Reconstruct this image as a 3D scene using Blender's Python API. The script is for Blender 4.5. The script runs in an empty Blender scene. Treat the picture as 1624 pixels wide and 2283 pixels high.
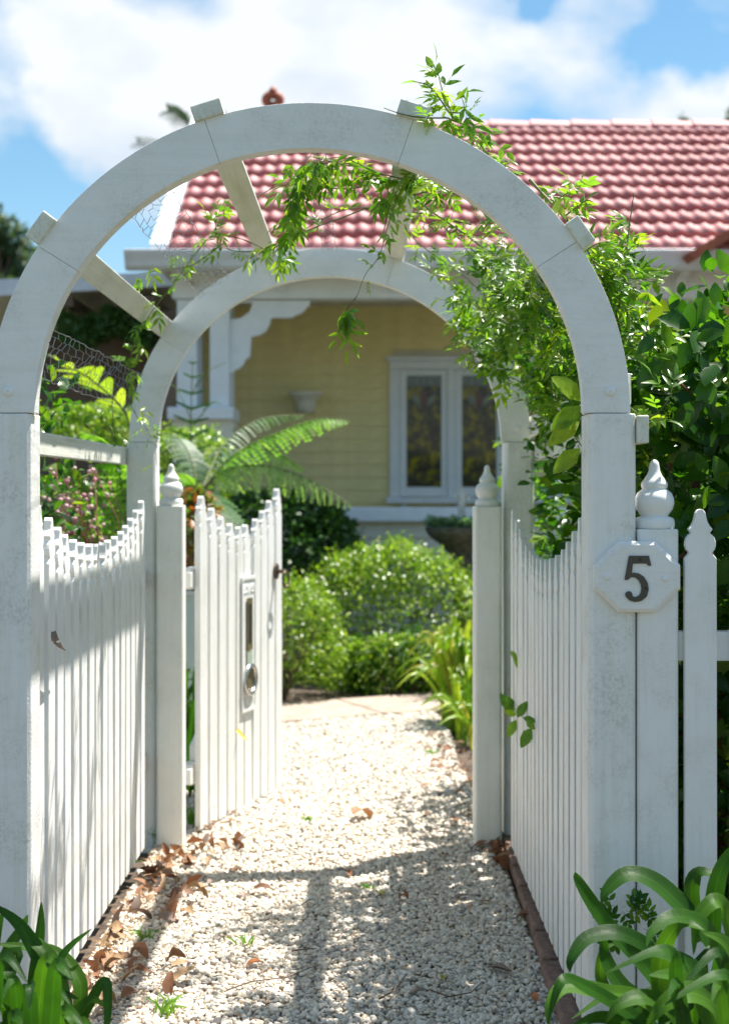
import bpy, math, random
import numpy as np
from mathutils import Vector, Matrix, Euler
R = math.radians
random.seed(5)
rng = np.random.default_rng(11)
S = bpy.context.scene
COL = S.collection

# ------------------------------------------------------------------ camera
EYE = 1.28
F = 3180.0           # focal length in photo pixels (photo 1624 px wide)
cam_d = bpy.data.cameras.new('camera')
cam = bpy.data.objects.new('camera', cam_d)
COL.objects.link(cam)
cam.location = (0, 0, EYE)
cam.rotation_euler = (R(90), 0, 0)
cam_d.sensor_fit = 'HORIZONTAL'
cam_d.sensor_width = 36.0
cam_d.lens = F / 1624 * 36.0
cam_d.shift_y = -48.5 / 1624
cam_d.clip_start = 0.05
cam_d.clip_end = 600
cam_d.dof.use_dof = True
cam_d.dof.focus_distance = 3.3
cam_d.dof.aperture_fstop = 5.0
S.camera = cam

# ------------------------------------------------------------------ sun, sky, exposure
SUNV = Vector((0.34, 0.25, 1.0)).normalized()
sun_d = bpy.data.lights.new('sun', 'SUN')
sun_d.energy = 5.0
sun_d.angle = R(0.53)
sun_d.color = (1.0, 0.96, 0.89)
sun = bpy.data.objects.new('sun', sun_d)
COL.objects.link(sun)
sun.rotation_euler = SUNV.to_track_quat('Z', 'Y').to_euler()
sun.location = SUNV * 30

W = bpy.data.worlds.new('World')
S.world = W
W.use_nodes = True
nt = W.node_tree
nt.nodes.clear()
N = nt.nodes.new
L = nt.links.new
out = N('ShaderNodeOutputWorld')
bg = N('ShaderNodeBackground')
bg.inputs['Strength'].default_value = 0.048
sky = N('ShaderNodeTexSky')
sky.sky_type = 'NISHITA'
sky.sun_disc = False
sky.sun_elevation = math.asin(SUNV.z)
sky.sun_rotation = math.atan2(SUNV.x, SUNV.y)
sky.altitude = 50
sky.air_density = 1.0
sky.dust_density = 0.6
sky.ozone_density = 1.6
tc = N('ShaderNodeTexCoord')
mp = N('ShaderNodeMapping')
mp.inputs['Scale'].default_value = (1.0, 1.0, 1.9)
mp.inputs['Location'].default_value = (0.35, 0.2, 0.12)
L(tc.outputs['Generated'], mp.inputs['Vector'])
n1 = N('ShaderNodeTexNoise')
n1.inputs['Scale'].default_value = 3.6
n1.inputs['Detail'].default_value = 7
n1.inputs['Roughness'].default_value = 0.52
n1.inputs['Distortion'].default_value = 0.25
L(mp.outputs['Vector'], n1.inputs['Vector'])
n0 = N('ShaderNodeTexNoise')
n0.inputs['Scale'].default_value = 11.0
n0.inputs['Detail'].default_value = 5
L(tc.outputs['Generated'], n0.inputs['Vector'])
pv1 = N('ShaderNodeVectorMath'); pv1.operation = 'SUBTRACT'; pv1.inputs[1].default_value = (.5, .5, .5)
L(n0.outputs['Color'], pv1.inputs[0])
pv2 = N('ShaderNodeVectorMath'); pv2.operation = 'MULTIPLY_ADD'; pv2.inputs[1].default_value = (.16, .16, .16)
L(pv1.outputs[0], pv2.inputs[0]); L(tc.outputs['Generated'], pv2.inputs[2])
cov = N('ShaderNodeMath'); cov.operation = 'MULTIPLY_ADD'; cov.inputs[1].default_value = 1.5; cov.inputs[2].default_value = -0.36
L(n1.outputs['Fac'], cov.inputs[0])
prev = cov.outputs[0]
# gaps of blue between the clouds (directions) and one solid bank in the middle
def blob(px, py, rad, amount):
    global prev
    d = Vector(((px - 812) / F, 1.0, (1093 - py) / F)).normalized()
    vm = N('ShaderNodeVectorMath'); vm.operation = 'DISTANCE'
    vm.inputs[1].default_value = d
    L(pv2.outputs[0], vm.inputs[0])
    mr = N('ShaderNodeMapRange'); mr.interpolation_type = 'SMOOTHSTEP'
    mr.inputs['From Min'].default_value = 0.0
    mr.inputs['From Max'].default_value = rad
    mr.inputs['To Min'].default_value = amount
    mr.inputs['To Max'].default_value = 0.0
    L(vm.outputs['Value'], mr.inputs['Value'])
    ad = N('ShaderNodeMath'); ad.operation = 'ADD'
    L(prev, ad.inputs[0]); L(mr.outputs['Result'], ad.inputs[1])
    prev = ad.outputs[0]
blob(60, 420, 0.085, -0.36)
blob(300, 560, 0.07, -0.22)
blob(10, 170, 0.025, -0.15)
blob(120, 60, 0.06, 0.2)
blob(1520, 110, 0.05, -0.40)
blob(1170, 10, 0.03, -0.28)
blob(760, 150, 0.17, 0.26)
blob(1330, 170, 0.10, 0.24)
blob(1620, 210, 0.06, 0.22)
blob(1000, 60, 0.05, -0.10)
blob(480, 30, 0.05, -0.12)
blob(230, 230, 0.08, 0.2)
cr = N('ShaderNodeValToRGB')
cr.color_ramp.elements[0].position = 0.40
cr.color_ramp.elements[0].color = (0, 0, 0, 1)
cr.color_ramp.elements[1].position = 0.66
cr.color_ramp.elements[1].color = (1, 1, 1, 1)
L(prev, cr.inputs['Fac'])
n2 = N('ShaderNodeTexNoise')
n2.inputs['Scale'].default_value = 9.0
n2.inputs['Detail'].default_value = 4
L(mp.outputs['Vector'], n2.inputs['Vector'])
cc = N('ShaderNodeValToRGB')
cc.color_ramp.elements[0].position = 0.35
cc.color_ramp.elements[0].color = (7.0, 7.9, 9.0, 1)
cc.color_ramp.elements[1].position = 0.55
cc.color_ramp.elements[1].color = (9.0, 9.4, 9.8, 1)
L(n2.outputs['Fac'], cc.inputs['Fac'])
hs = N('ShaderNodeHueSaturation')
hs.inputs['Hue'].default_value = 0.485
hs.inputs['Saturation'].default_value = 1.2
hs.inputs['Value'].default_value = 1.5
L(sky.outputs['Color'], hs.inputs['Color'])
mx = N('ShaderNodeMix'); mx.data_type = 'RGBA'
L(cr.outputs['Color'], mx.inputs[0])
L(hs.outputs['Color'], mx.inputs[6])
L(cc.outputs['Color'], mx.inputs[7])
L(mx.outputs[2], bg.inputs['Color'])
L(bg.outputs[0], out.inputs['Surface'])

S.view_settings.view_transform = 'Standard'
S.view_settings.look = 'None'
S.view_settings.exposure = 1.18
S.view_settings.gamma = 1.0
S.view_settings.use_curve_mapping = False
S.render.engine = 'CYCLES'
S.cycles.max_bounces = 8
S.cycles.transparent_max_bounces = 8
S.cycles.use_denoising = True

# ------------------------------------------------------------------ helpers
def WX(px, Y): return (px - 812) / F * Y
def WZ(py, Y): return EYE - (py - 1093) / F * Y
def PT(px, py, Y): return Vector((WX(px, Y), Y, WZ(py, Y)))

class MB:
    def __init__(s): s.v = []; s.f = []
    def add(s, vs, fs):
        o = len(s.v); s.v += [tuple(v) for v in vs]
        s.f += [tuple(i + o for i in f) for f in fs]; return s
    def box(s, x0, x1, y0, y1, z0, z1):
        return s.add([(x0,y0,z0),(x1,y0,z0),(x1,y1,z0),(x0,y1,z0),(x0,y0,z1),(x1,y0,z1),(x1,y1,z1),(x0,y1,z1)],
                     [(0,3,2,1),(4,5,6,7),(0,1,5,4),(1,2,6,5),(2,3,7,6),(3,0,4,7)])
    def prism(s, poly, axis, a, b):
        """poly: list of 2D points, extruded along axis from a to b"""
        n = len(poly)
        def mk(p, t):
            if axis == 'y': return (p[0], t, p[1])
            if axis == 'x': return (t, p[0], p[1])
            return (p[0], p[1], t)
        vs = [mk(p, a) for p in poly] + [mk(p, b) for p in poly]
        fs = [tuple(range(n)), tuple(range(2*n-1, n-1, -1))]
        for i in range(n):
            j = (i+1) % n
            fs.append((i, i+n, j+n, j))
        return s.add(vs, fs)
    def lathe(s, prof, c, n=24):
        vs = []; fs = []
        for r, z in prof:
            for k in range(n):
                a = 2*math.pi*k/n
                vs.append((c[0]+r*math.cos(a), c[1]+r*math.sin(a), c[2]+z))
        for i in range(len(prof)-1):
            for k in range(n):
                k2 = (k+1) % n
                fs.append((i*n+k, i*n+k2, (i+1)*n+k2, (i+1)*n+k))
        fs.append(tuple(range(n-1, -1, -1)))
        fs.append(tuple((len(prof)-1)*n+k for k in range(n)))
        return s.add(vs, fs)
    def tube(s, pts, r, n=6, r2=None):
        pts = [Vector(p) for p in pts]
        vs = []; fs = []
        m = len(pts)
        prevx = None
        for i, p in enumerate(pts):
            t = (pts[min(i+1, m-1)] - pts[max(i-1, 0)])
            if t.length < 1e-9: t = Vector((0, 0, 1))
            t.normalize()
            if prevx is None:
                x = t.cross(Vector((0.3, 0.2, 1)))
                if x.length < 1e-3: x = t.cross(Vector((1, 0, 0)))
            else:
                x = prevx - t * prevx.dot(t)
            x.normalize(); prevx = x
            y = t.cross(x)
            rr = r if r2 is None else r + (r2 - r) * i / max(1, m-1)
            for k in range(n):
                a = 2*math.pi*k/n
                vs.append(p + x*rr*math.cos(a) + y*rr*math.sin(a))
        for i in range(m-1):
            for k in range(n):
                k2 = (k+1) % n
                fs.append((i*n+k, i*n+k2, (i+1)*n+k2, (i+1)*n+k))
        fs.append(tuple(range(n-1, -1, -1))); fs.append(tuple((m-1)*n+k for k in range(n)))
        return s.add(vs, fs)
    def mesh(s, name, off=Vector((0, 0, 0)), smooth=False):
        me = bpy.data.meshes.new(name)
        me.from_pydata([(v[0]-off[0], v[1]-off[1], v[2]-off[2]) for v in s.v], [], s.f)
        if smooth: me.polygons.foreach_set('use_smooth', [True]*len(me.polygons))
        me.update()
        return me

def props(o, label=None, cat=None, group=None, kind=None):
    if label: o['label'] = label
    if cat: o['category'] = cat
    if group: o['group'] = group
    if kind: o['kind'] = kind
    return o

def obj(name, me, mat=None, parent=None, loc=None, **kw):
    o = bpy.data.objects.new(name, me)
    COL.objects.link(o)
    if mat is not None and me is not None and not me.materials: me.materials.append(mat)
    if parent is not None: o.parent = parent
    if loc is not None: o.location = loc
    return props(o, **kw)

def empty(name, loc, rz=0, **kw):
    o = bpy.data.objects.new(name, None)
    o.empty_display_size = 0.1
    COL.objects.link(o)
    o.location = loc
    o.rotation_euler = (0, 0, rz)
    return props(o, **kw)

def root_off(parent):
    v = Vector((0, 0, 0)); p = parent
    while p is not None:
        v += p.location; p = p.parent
    return v

def part(name, mb, mat, parent=None, bev=0, smooth=False, **kw):
    """world-space MB -> mesh object, origin at its bounds' base centre; parents must be unrotated"""
    A = np.array(mb.v)
    c = Vector(((A[:,0].min()+A[:,0].max())/2, (A[:,1].min()+A[:,1].max())/2, A[:,2].min()))
    me = mb.mesh(name, c, smooth)
    o = obj(name, me, mat, parent, c - root_off(parent), **kw)
    if bev:
        b = o.modifiers.new('bevel', 'BEVEL'); b.width = bev; b.segments = 2
        b.limit_method = 'ANGLE'; b.angle_limit = R(40)
    return o

def angle_smooth(me):
    me.polygons.foreach_set('use_smooth', [True]*len(me.polygons))

# ------------------------------------------------------------------ materials
def newmat(name):
    m = bpy.data.materials.new(name)
    m.use_nodes = True
    t = m.node_tree
    t.nodes.clear()
    o = t.nodes.new('ShaderNodeOutputMaterial')
    return m, t, o
def nd(t, typ, **kw):
    n = t.nodes.new(typ)
    for k, v in kw.items():
        if k in n.inputs: n.inputs[k].default_value = v
        else: setattr(n, k, v)
    return n
def ramp(t, fac, stops):
    r = t.nodes.new('ShaderNodeValToRGB')
    e = r.color_ramp.elements
    while len(e) < len(stops): e.new(0.5)
    for i, (p, c) in enumerate(stops):
        e[i].position = p; e[i].color = tuple(c) + ((1,) if len(c) == 3 else ())
    t.links.new(fac, r.inputs['Fac'])
    return r.outputs['Color']
def mixc(t, fac, a, b, mode='MIX'):
    m = t.nodes.new('ShaderNodeMix'); m.data_type = 'RGBA'; m.blend_type = mode
    for v, k in ((fac, 0), (a, 6), (b, 7)):
        if hasattr(v, 'is_linked'): t.links.new(v, m.inputs[k])
        else: m.inputs[k].default_value = v if k == 0 else tuple(v) + (1,)
    return m.outputs[2]

def paint(name, base=(0.83, 0.825, 0.815), dirt=(0.42, 0.40, 0.36), rough=0.55, grain_axis='z', dirt_amt=0.5, bump=0.25, moss=None, gscale=1.0, sawn=0.0):
    m, t, o = newmat(name)
    p = nd(t, 'ShaderNodeBsdfPrincipled', Roughness=rough)
    p.inputs['Specular IOR Level'].default_value = 0.35
    t.links.new(p.outputs[0], o.inputs['Surface'])
    tcn = nd(t, 'ShaderNodeTexCoord')
    oi = nd(t, 'ShaderNodeObjectInfo')
    addv = nd(t, 'ShaderNodeVectorMath', operation='ADD')
    sc = nd(t, 'ShaderNodeVectorMath', operation='SCALE'); sc.inputs['Scale'].default_value = 13.0
    cx = nd(t, 'ShaderNodeCombineXYZ')
    for k in range(3): t.links.new(oi.outputs['Random'], cx.inputs[k])
    t.links.new(cx.outputs[0], sc.inputs[0])
    t.links.new(tcn.outputs['Object'], addv.inputs[0]); t.links.new(sc.outputs[0], addv.inputs[1])
    # long grain
    mpn = nd(t, 'ShaderNodeMapping')
    s = {'z': (90, 90, 5), 'x': (5, 90, 90), 'y': (90, 5, 90)}[grain_axis]
    mpn.inputs['Scale'].default_value = tuple(v*gscale for v in s)
    t.links.new(addv.outputs[0], mpn.inputs['Vector'])
    g = nd(t, 'ShaderNodeTexNoise', Scale=1.0, Detail=5.0, Roughness=0.6)
    t.links.new(mpn.outputs[0], g.inputs['Vector'])
    # blotches of dirt
    b = nd(t, 'ShaderNodeTexNoise', Scale=7.0, Detail=8.0, Roughness=0.68)
    t.links.new(addv.outputs[0], b.inputs['Vector'])
    fine = nd(t, 'ShaderNodeTexNoise', Scale=140.0, Detail=3.0, Roughness=0.6)
    t.links.new(addv.outputs[0], fine.inputs['Vector'])
    mul = nd(t, 'ShaderNodeMath', operation='MULTIPLY')
    r1 = ramp(t, b.outputs['Fac'], [(0.48, (0, 0, 0)), (0.72, (1, 1, 1))])
    r2 = ramp(t, fine.outputs['Fac'], [(0.42, (0, 0, 0)), (0.62, (1, 1, 1))])
    t.links.new(r1, mul.inputs[0]); t.links.new(r2, mul.inputs[1])
    mul2 = nd(t, 'ShaderNodeMath', operation='MULTIPLY'); mul2.inputs[1].default_value = dirt_amt
    t.links.new(mul.outputs[0], mul2.inputs[0])
    tint = ramp(t, b.outputs['Fac'], [(0.3, base), (0.7, tuple(c*0.93*k for c, k in zip(base, (1.0, 0.995, 0.96))))])
    c = mixc(t, mul2.outputs[0], tint, dirt)
    if moss:
        mn = nd(t, 'ShaderNodeTexNoise', Scale=1.0, Detail=4.0, Roughness=0.55)
        mm = nd(t, 'ShaderNodeMapping'); mm.inputs['Scale'].default_value = {'z': (35, 35, 1.4), 'y': (35, 1.4, 35), 'x': (1.4, 35, 35)}[grain_axis]
        t.links.new(addv.outputs[0], mm.inputs['Vector']); t.links.new(mm.outputs[0], mn.inputs['Vector'])
        mr_ = ramp(t, mn.outputs['Fac'], [(0.52, (0, 0, 0)), (0.74, (moss, moss, moss))])
        c = mixc(t, mr_, c, (0.46, 0.47, 0.26))
    gm = ramp(t, g.outputs['Fac'], [(0.25, (0.93, 0.93, 0.92)), (0.5, (1.0, 1.0, 1.0)), (0.75, (1.01, 1.01, 1.01))])
    c = mixc(t, 1.0, c, gm, 'MULTIPLY')
    t.links.new(c, p.inputs['Base Color'])
    hm = nd(t, 'ShaderNodeMath', operation='ADD')
    t.links.new(g.outputs['Fac'], hm.inputs[0])
    fb = nd(t, 'ShaderNodeMath', operation='MULTIPLY'); fb.inputs[1].default_value = 0.5
    t.links.new(fine.outputs['Fac'], fb.inputs[0]); t.links.new(fb.outputs[0], hm.inputs[1])
    hsum = hm.outputs[0]
    if sawn:
        w = nd(t, 'ShaderNodeTexWave', Scale=26.0, Distortion=5.5, Detail=3.0)
        w.bands_direction = 'Z'
        rm = nd(t, 'ShaderNodeMapping'); rm.inputs['Rotation'].default_value = (0, R(24), 0)
        t.links.new(addv.outputs[0], rm.inputs['Vector']); t.links.new(rm.outputs[0], w.inputs['Vector'])
        wm = nd(t, 'ShaderNodeMath', operation='MULTIPLY_ADD'); wm.inputs[1].default_value = sawn
        t.links.new(w.outputs['Fac'], wm.inputs[0]); t.links.new(hm.outputs[0], wm.inputs[2])
        hsum = wm.outputs[0]
    bp = nd(t, 'ShaderNodeBump', Strength=bump, Distance=0.004)
    t.links.new(hsum, bp.inputs['Height'])
    t.links.new(bp.outputs[0], p.inputs['Normal'])
    return m

def plain(name, col, rough=0.6, metal=0.0, var=0.12, nscale=8.0, bump=0.0, bscale=60.0, spec=0.4):
    m, t, o = newmat(name)
    p = nd(t, 'ShaderNodeBsdfPrincipled', Roughness=rough, Metallic=metal)
    p.inputs['Specular IOR Level'].default_value = spec
    t.links.new(p.outputs[0], o.inputs['Surface'])
    tcn = nd(t, 'ShaderNodeTexCoord')
    n = nd(t, 'ShaderNodeTexNoise', Scale=nscale, Detail=6.0, Roughness=0.6)
    t.links.new(tcn.outputs['Object'], n.inputs['Vector'])
    lo = tuple(max(0, c*(1-var*2)) for c in col); hi = tuple(min(1, c*(1+var*2)) for c in col)
    t.links.new(ramp(t, n.outputs['Fac'], [(0.3, lo), (0.7, hi)]), p.inputs['Base Color'])
    if bump:
        n2_ = nd(t, 'ShaderNodeTexNoise', Scale=bscale, Detail=4.0)
        t.links.new(tcn.outputs['Object'], n2_.inputs['Vector'])
        bp = nd(t, 'ShaderNodeBump', Strength=bump, Distance=0.005)
        t.links.new(n2_.outputs['Fac'], bp.inputs['Height']); t.links.new(bp.outputs[0], p.inputs['Normal'])
    return m

def tinted(name, stops, rough=0.5, trans=0.0, tcol_gain=(1.6, 1.9, 0.7), spec=0.5, nscale=40.0, bump=0.0, veins=False):
    """colour from the 'tint' face attribute (+ object random); optional translucency for leaves"""
    m, t, o = newmat(name)
    p = nd(t, 'ShaderNodeBsdfPrincipled', Roughness=rough)
    p.inputs['Specular IOR Level'].default_value = spec
    at = nd(t, 'ShaderNodeAttribute', attribute_name='tint')
    oi = nd(t, 'ShaderNodeObjectInfo')
    ad = nd(t, 'ShaderNodeMath', operation='ADD')
    t.links.new(at.outputs['Fac'], ad.inputs[0]); t.links.new(oi.outputs['Random'], ad.inputs[1])
    fr = nd(t, 'ShaderNodeMath', operation='FRACT'); t.links.new(ad.outputs[0], fr.inputs[0])
    c = ramp(t, fr.outputs[0], stops)
    tcn = nd(t, 'ShaderNodeTexCoord')
    n = nd(t, 'ShaderNodeTexNoise', Scale=nscale, Detail=4.0)
    t.links.new(tcn.outputs['Object'], n.inputs['Vector'])
    v = ramp(t, n.outputs['Fac'], [(0.25, (0.72, 0.72, 0.72)), (0.75, (1.2, 1.2, 1.2))])
    c = mixc(t, 1.0, c, v, 'MULTIPLY')
    if veins:
        ac = nd(t, 'ShaderNodeAttribute', attribute_name='across')
        ms_ = nd(t, 'ShaderNodeMath', operation='MULTIPLY'); ms_.inputs[1].default_value = 42.0
        sn = nd(t, 'ShaderNodeMath', operation='SINE')
        t.links.new(ac.outputs['Fac'], ms_.inputs[0]); t.links.new(ms_.outputs[0], sn.inputs[0])
        ab = nd(t, 'ShaderNodeMath', operation='ABSOLUTE'); t.links.new(ac.outputs['Fac'], ab.inputs[0])
        mid = ramp(t, ab.outputs[0], [(0.0, (1.55, 1.5, 1.3)), (0.10, (1, 1, 1)), (0.9, (1, 1, 1)), (1.0, (1.25, 1.2, 1.1))])
        c = mixc(t, 1.0, c, mid, 'MULTIPLY')
        bv_ = nd(t, 'ShaderNodeBump', Strength=0.35, Distance=0.0008)
        t.links.new(sn.outputs[0], bv_.inputs['Height']); t.links.new(bv_.outputs[0], p.inputs['Normal'])
    t.links.new(c, p.inputs['Base Color'])
    if bump:
        bp = nd(t, 'ShaderNodeBump', Strength=bump, Distance=0.003)
        t.links.new(n.outputs['Fac'], bp.inputs['Height']); t.links.new(bp.outputs[0], p.inputs['Normal'])
    if trans > 0:
        tr = nd(t, 'ShaderNodeBsdfTranslucent')
        tc_ = mixc(t, 1.0, c, tcol_gain, 'MULTIPLY')
        t.links.new(tc_, tr.inputs['Color'])
        ms = nd(t, 'ShaderNodeMixShader'); ms.inputs[0].default_value = trans
        t.links.new(p.outputs[0], ms.inputs[1]); t.links.new(tr.outputs[0], ms.inputs[2])
        t.links.new(ms.outputs[0], o.inputs['Surface'])
    else:
        t.links.new(p.outputs[0], o.inputs['Surface'])
    return m

M_RING = paint('painted_arch_timber', grain_axis='x', dirt_amt=0.40, bump=0.5, gscale=0.35)
M_POST = paint('painted_post_timber', dirt_amt=0.70, bump=0.4, moss=0.2, sawn=0.04)
M_POST2 = paint('clean_post_paint', base=(0.83, 0.83, 0.79), dirt_amt=0.25, bump=0.15, moss=0.10)
M_PICK = paint('painted_picket', dirt_amt=0.25, bump=0.2, moss=0.06)
M_GATEP = paint('painted_gate_picket', dirt_amt=0.25, bump=0.15, moss=0.3)
M_SLAT = paint('painted_slat', base=(0.76, 0.76, 0.69), grain_axis='y', dirt_amt=0.6, bump=0.3, moss=0.55)
M_FIN = paint('painted_finial', dirt_amt=0.6, bump=0.12, gscale=0.4)
M_CORD = paint('ribbed_post_paint', dirt_amt=0.4, bump=0.35)
M_PLATE = paint('painted_plate', dirt_amt=0.25, bump=0.18, grain_axis='x')
M_IRON = plain('gunmetal', (0.09, 0.082, 0.07), rough=0.42, metal=0.6, var=0.1)
M_SCREW = plain('dark_screw', (0.05, 0.045, 0.04), rough=0.4, metal=0.7)
M_CHROME = plain('dull_chrome', (0.5, 0.5, 0.5), rough=0.25, metal=1.0, var=0.05)
M_BRONZE = plain('bronze_latch', (0.12, 0.09, 0.06), rough=0.35, metal=0.8)
M_SLOT = plain('bronze_slot', (0.16, 0.13, 0.06), rough=0.5, metal=0.2)
M_DARK = plain('dark_opening', (0.02, 0.017, 0.012), rough=0.8)
M_STICK = plain('green_sticker', (0.35, 0.42, 0.33), rough=0.5, nscale=60)
M_WIRE = plain('galvanised_wire', (0.36, 0.36, 0.37), rough=0.45, metal=0.6)
M_WHITE_H = plain('house_white_trim', (0.74, 0.78, 0.82), rough=0.5, var=0.03)
M_CREAM = plain('house_cream_boards', (0.70, 0.68, 0.57), rough=0.6, var=0.04)
M_YELLOW = plain('house_ochre_boards', (0.80, 0.71, 0.36), rough=0.6, var=0.04)
M_GUTTER = plain('gutter_grey_paint', (0.62, 0.66, 0.72), rough=0.35, var=0.05)
M_SOFFIT = plain('soffit_cream', (0.66, 0.64, 0.55), rough=0.7)
M_FLOOR = plain('porch_floor', (0.34, 0.32, 0.28), rough=0.7)
M_BROWNW = plain('carport_brown_wall', (0.17, 0.13, 0.10), rough=0.8, var=0.2, nscale=2)
M_BRICK = plain('edging_brick', (0.20, 0.125, 0.095), rough=0.9, var=0.25, nscale=30, bump=0.6, bscale=90)
M_SLAB = plain('concrete_slab', (0.36, 0.285, 0.23), rough=0.85, var=0.12, nscale=12, bump=0.3)
M_SOIL = plain('garden_soil', (0.085, 0.060, 0.042), rough=0.95, var=0.35, nscale=25, bump=0.8, bscale=70)
M_GROUND = plain('verge_ground', (0.065, 0.07, 0.04), rough=0.95, var=0.25, nscale=1.3, bump=0.5, bscale=30)
M_BED = plain('gravel_bedding', (0.20, 0.15, 0.10), rough=0.95, var=0.25, nscale=60, bump=0.6)
M_BARK = plain('bark', (0.13, 0.085, 0.055), rough=0.9, var=0.25, nscale=30, bump=0.5)
M_CUT = plain('cut_branch_bark', (0.22, 0.10, 0.055), rough=0.8, var=0.25, nscale=50, bump=0.4)
M_STEM = plain('vine_stem', (0.13, 0.15, 0.05), rough=0.6, var=0.25, nscale=30)
M_STONE = plain('dark_stone', (0.10, 0.09, 0.075), rough=0.85, var=0.3, nscale=20, bump=0.5)
M_PALE = plain('pale_stone', (0.55, 0.55, 0.5), rough=0.7, var=0.1, nscale=30)
M_PANEL = plain('pale_green_panel', (0.55, 0.66, 0.62), rough=0.6, var=0.05)
M_TERRA = plain('terracotta', (0.34, 0.10, 0.05), rough=0.6, var=0.15)
M_TILE = tinted('roof_tile_glaze', [(0.0, (0.50, 0.17, 0.17)), (0.3, (0.60, 0.23, 0.22)), (0.6, (0.46, 0.14, 0.14)), (0.8, (0.64, 0.29, 0.27)), (1.0, (0.44, 0.14, 0.135))], rough=0.6, spec=0.6, nscale=9)
M_PEB = tinted('quartz_pebble', [(0.0, (0.62, 0.54, 0.44)), (0.40, (0.77, 0.71, 0.61)), (0.60, (0.55, 0.44, 0.31)), (0.72, (0.70, 0.64, 0.55)), (0.86, (0.50, 0.45, 0.38)), (0.94, (0.36, 0.31, 0.27)), (0.97, (0.20, 0.18, 0.17)), (1.0, (0.60, 0.55, 0.48))], rough=0.6, nscale=260, bump=0.3)
M_VINE = tinted('vine_leaf', [(0.0, (0.055, 0.14, 0.014)), (0.35, (0.11, 0.23, 0.018)), (0.7, (0.16, 0.28, 0.022)), (0.93, (0.25, 0.33, 0.03)), (1.0, (0.07, 0.16, 0.02))], rough=0.32, trans=0.5, nscale=60, tcol_gain=(1.9, 2.0, 0.6))
M_HEDGE = tinted('broad_hedge_leaf', [(0.0, (0.018, 0.068, 0.008)), (0.5, (0.032, 0.105, 0.010)), (0.82, (0.07, 0.18, 0.014)), (0.96, (0.17, 0.24, 0.02)), (1.0, (0.03, 0.09, 0.012))], rough=0.27, trans=0.40, nscale=35, spec=0.35, tcol_gain=(2.2, 2.2, 0.6))
M_BOX = tinted('box_leaf', [(0.0, (0.07, 0.15, 0.010)), (0.5, (0.18, 0.30, 0.018)), (0.85, (0.36, 0.44, 0.05)), (1.0, (0.08, 0.16, 0.02))], rough=0.3, trans=0.35, spec=0.45)
M_DARKLEAF = tinted('dark_shrub_leaf', [(0.0, (0.03, 0.085, 0.014)), (0.7, (0.06, 0.15, 0.022)), (1.0, (0.045, 0.10, 0.018))], rough=0.35, trans=0.25)
M_STRAP = tinted('strap_leaf', [(0.0, (0.018, 0.070, 0.008)), (0.5, (0.032, 0.105, 0.010)), (0.85, (0.07, 0.17, 0.014)), (1.0, (0.028, 0.09, 0.010))], rough=0.40, trans=0.40, spec=0.25, nscale=14, tcol_gain=(1.9, 2.0, 0.7), veins=True)
M_LILY = tinted('yellow_green_blade', [(0.0, (0.12, 0.24, 0.015)), (0.5, (0.22, 0.34, 0.02)), (0.85, (0.33, 0.40, 0.03)), (1.0, (0.34, 0.30, 0.05))], rough=0.38, trans=0.45)
M_FERN = tinted('fern_leaf', [(0.0, (0.10, 0.22, 0.03)), (0.5, (0.16, 0.30, 0.045)), (1.0, (0.22, 0.34, 0.07))], rough=0.5, trans=0.45)
M_FERNP = tinted('pale_fern_leaf', [(0.0, (0.22, 0.33, 0.13)), (0.5, (0.32, 0.42, 0.19)), (1.0, (0.18, 0.30, 0.09))], rough=0.6, trans=0.4)
M_FERND = tinted('dark_fern_leaf', [(0.0, (0.03, 0.09, 0.02)), (1.0, (0.06, 0.15, 0.035))], rough=0.5, trans=0.3)
M_FERNY = tinted('yellow_fern_leaf', [(0.0, (0.19, 0.25, 0.02)), (1.0, (0.29, 0.32, 0.04))], rough=0.5, trans=0.5)
M_CROTON = tinted('croton_leaf', [(0.0, (0.06, 0.13, 0.02)), (0.4, (0.14, 0.18, 0.03)), (0.6, (0.34, 0.11, 0.02)), (0.68, (0.20, 0.20, 0.03)), (0.86, (0.30, 0.05, 0.02)), (1.0, (0.08, 0.13, 0.02))], rough=0.35, trans=0.35)
M_DRY = tinted('dry_leaf', [(0.0, (0.22, 0.09, 0.035)), (0.3, (0.28, 0.13, 0.06)), (0.6, (0.16, 0.075, 0.04)), (0.85, (0.34, 0.19, 0.10)), (1.0, (0.13, 0.055, 0.03))], rough=0.6, trans=0.2, tcol_gain=(1.3, 1.0, 0.8), nscale=50, bump=0.4)
M_DRY2 = plain('pale_dry_leaf', (0.30, 0.19, 0.10), rough=0.7, var=0.25, nscale=30)
M_STRAW = tinted('straw', [(0.0, (0.42, 0.25, 0.10)), (1.0, (0.30, 0.15, 0.06))], rough=0.8)
M_GRASS = tinted('grass_blade', [(0.0, (0.09, 0.22, 0.02)), (1.0, (0.17, 0.30, 0.03))], rough=0.45, trans=0.4)
M_PINK = tinted('pink_bud', [(0.0, (0.62, 0.36, 0.36)), (0.7, (0.72, 0.55, 0.50)), (1.0, (0.5, 0.2, 0.24))], rough=0.4, trans=0.2, tcol_gain=(1.2, 1, 1))
M_REDSTEM = plain('red_stem', (0.26, 0.06, 0.06), rough=0.6)
M_YEL = plain('yellow_leaf', (0.60, 0.42, 0.02), rough=0.4)
M_RUST = plain('rust_leaf', (0.42, 0.13, 0.03), rough=0.5, var=0.2, nscale=40)
M_GREY = plain('grey_brown_leaf', (0.22, 0.16, 0.13), rough=0.6, var=0.25, nscale=40)
M_OLIVE = plain('olive_yellow_leaf', (0.30, 0.26, 0.03), rough=0.4, var=0.2, nscale=40)
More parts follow.
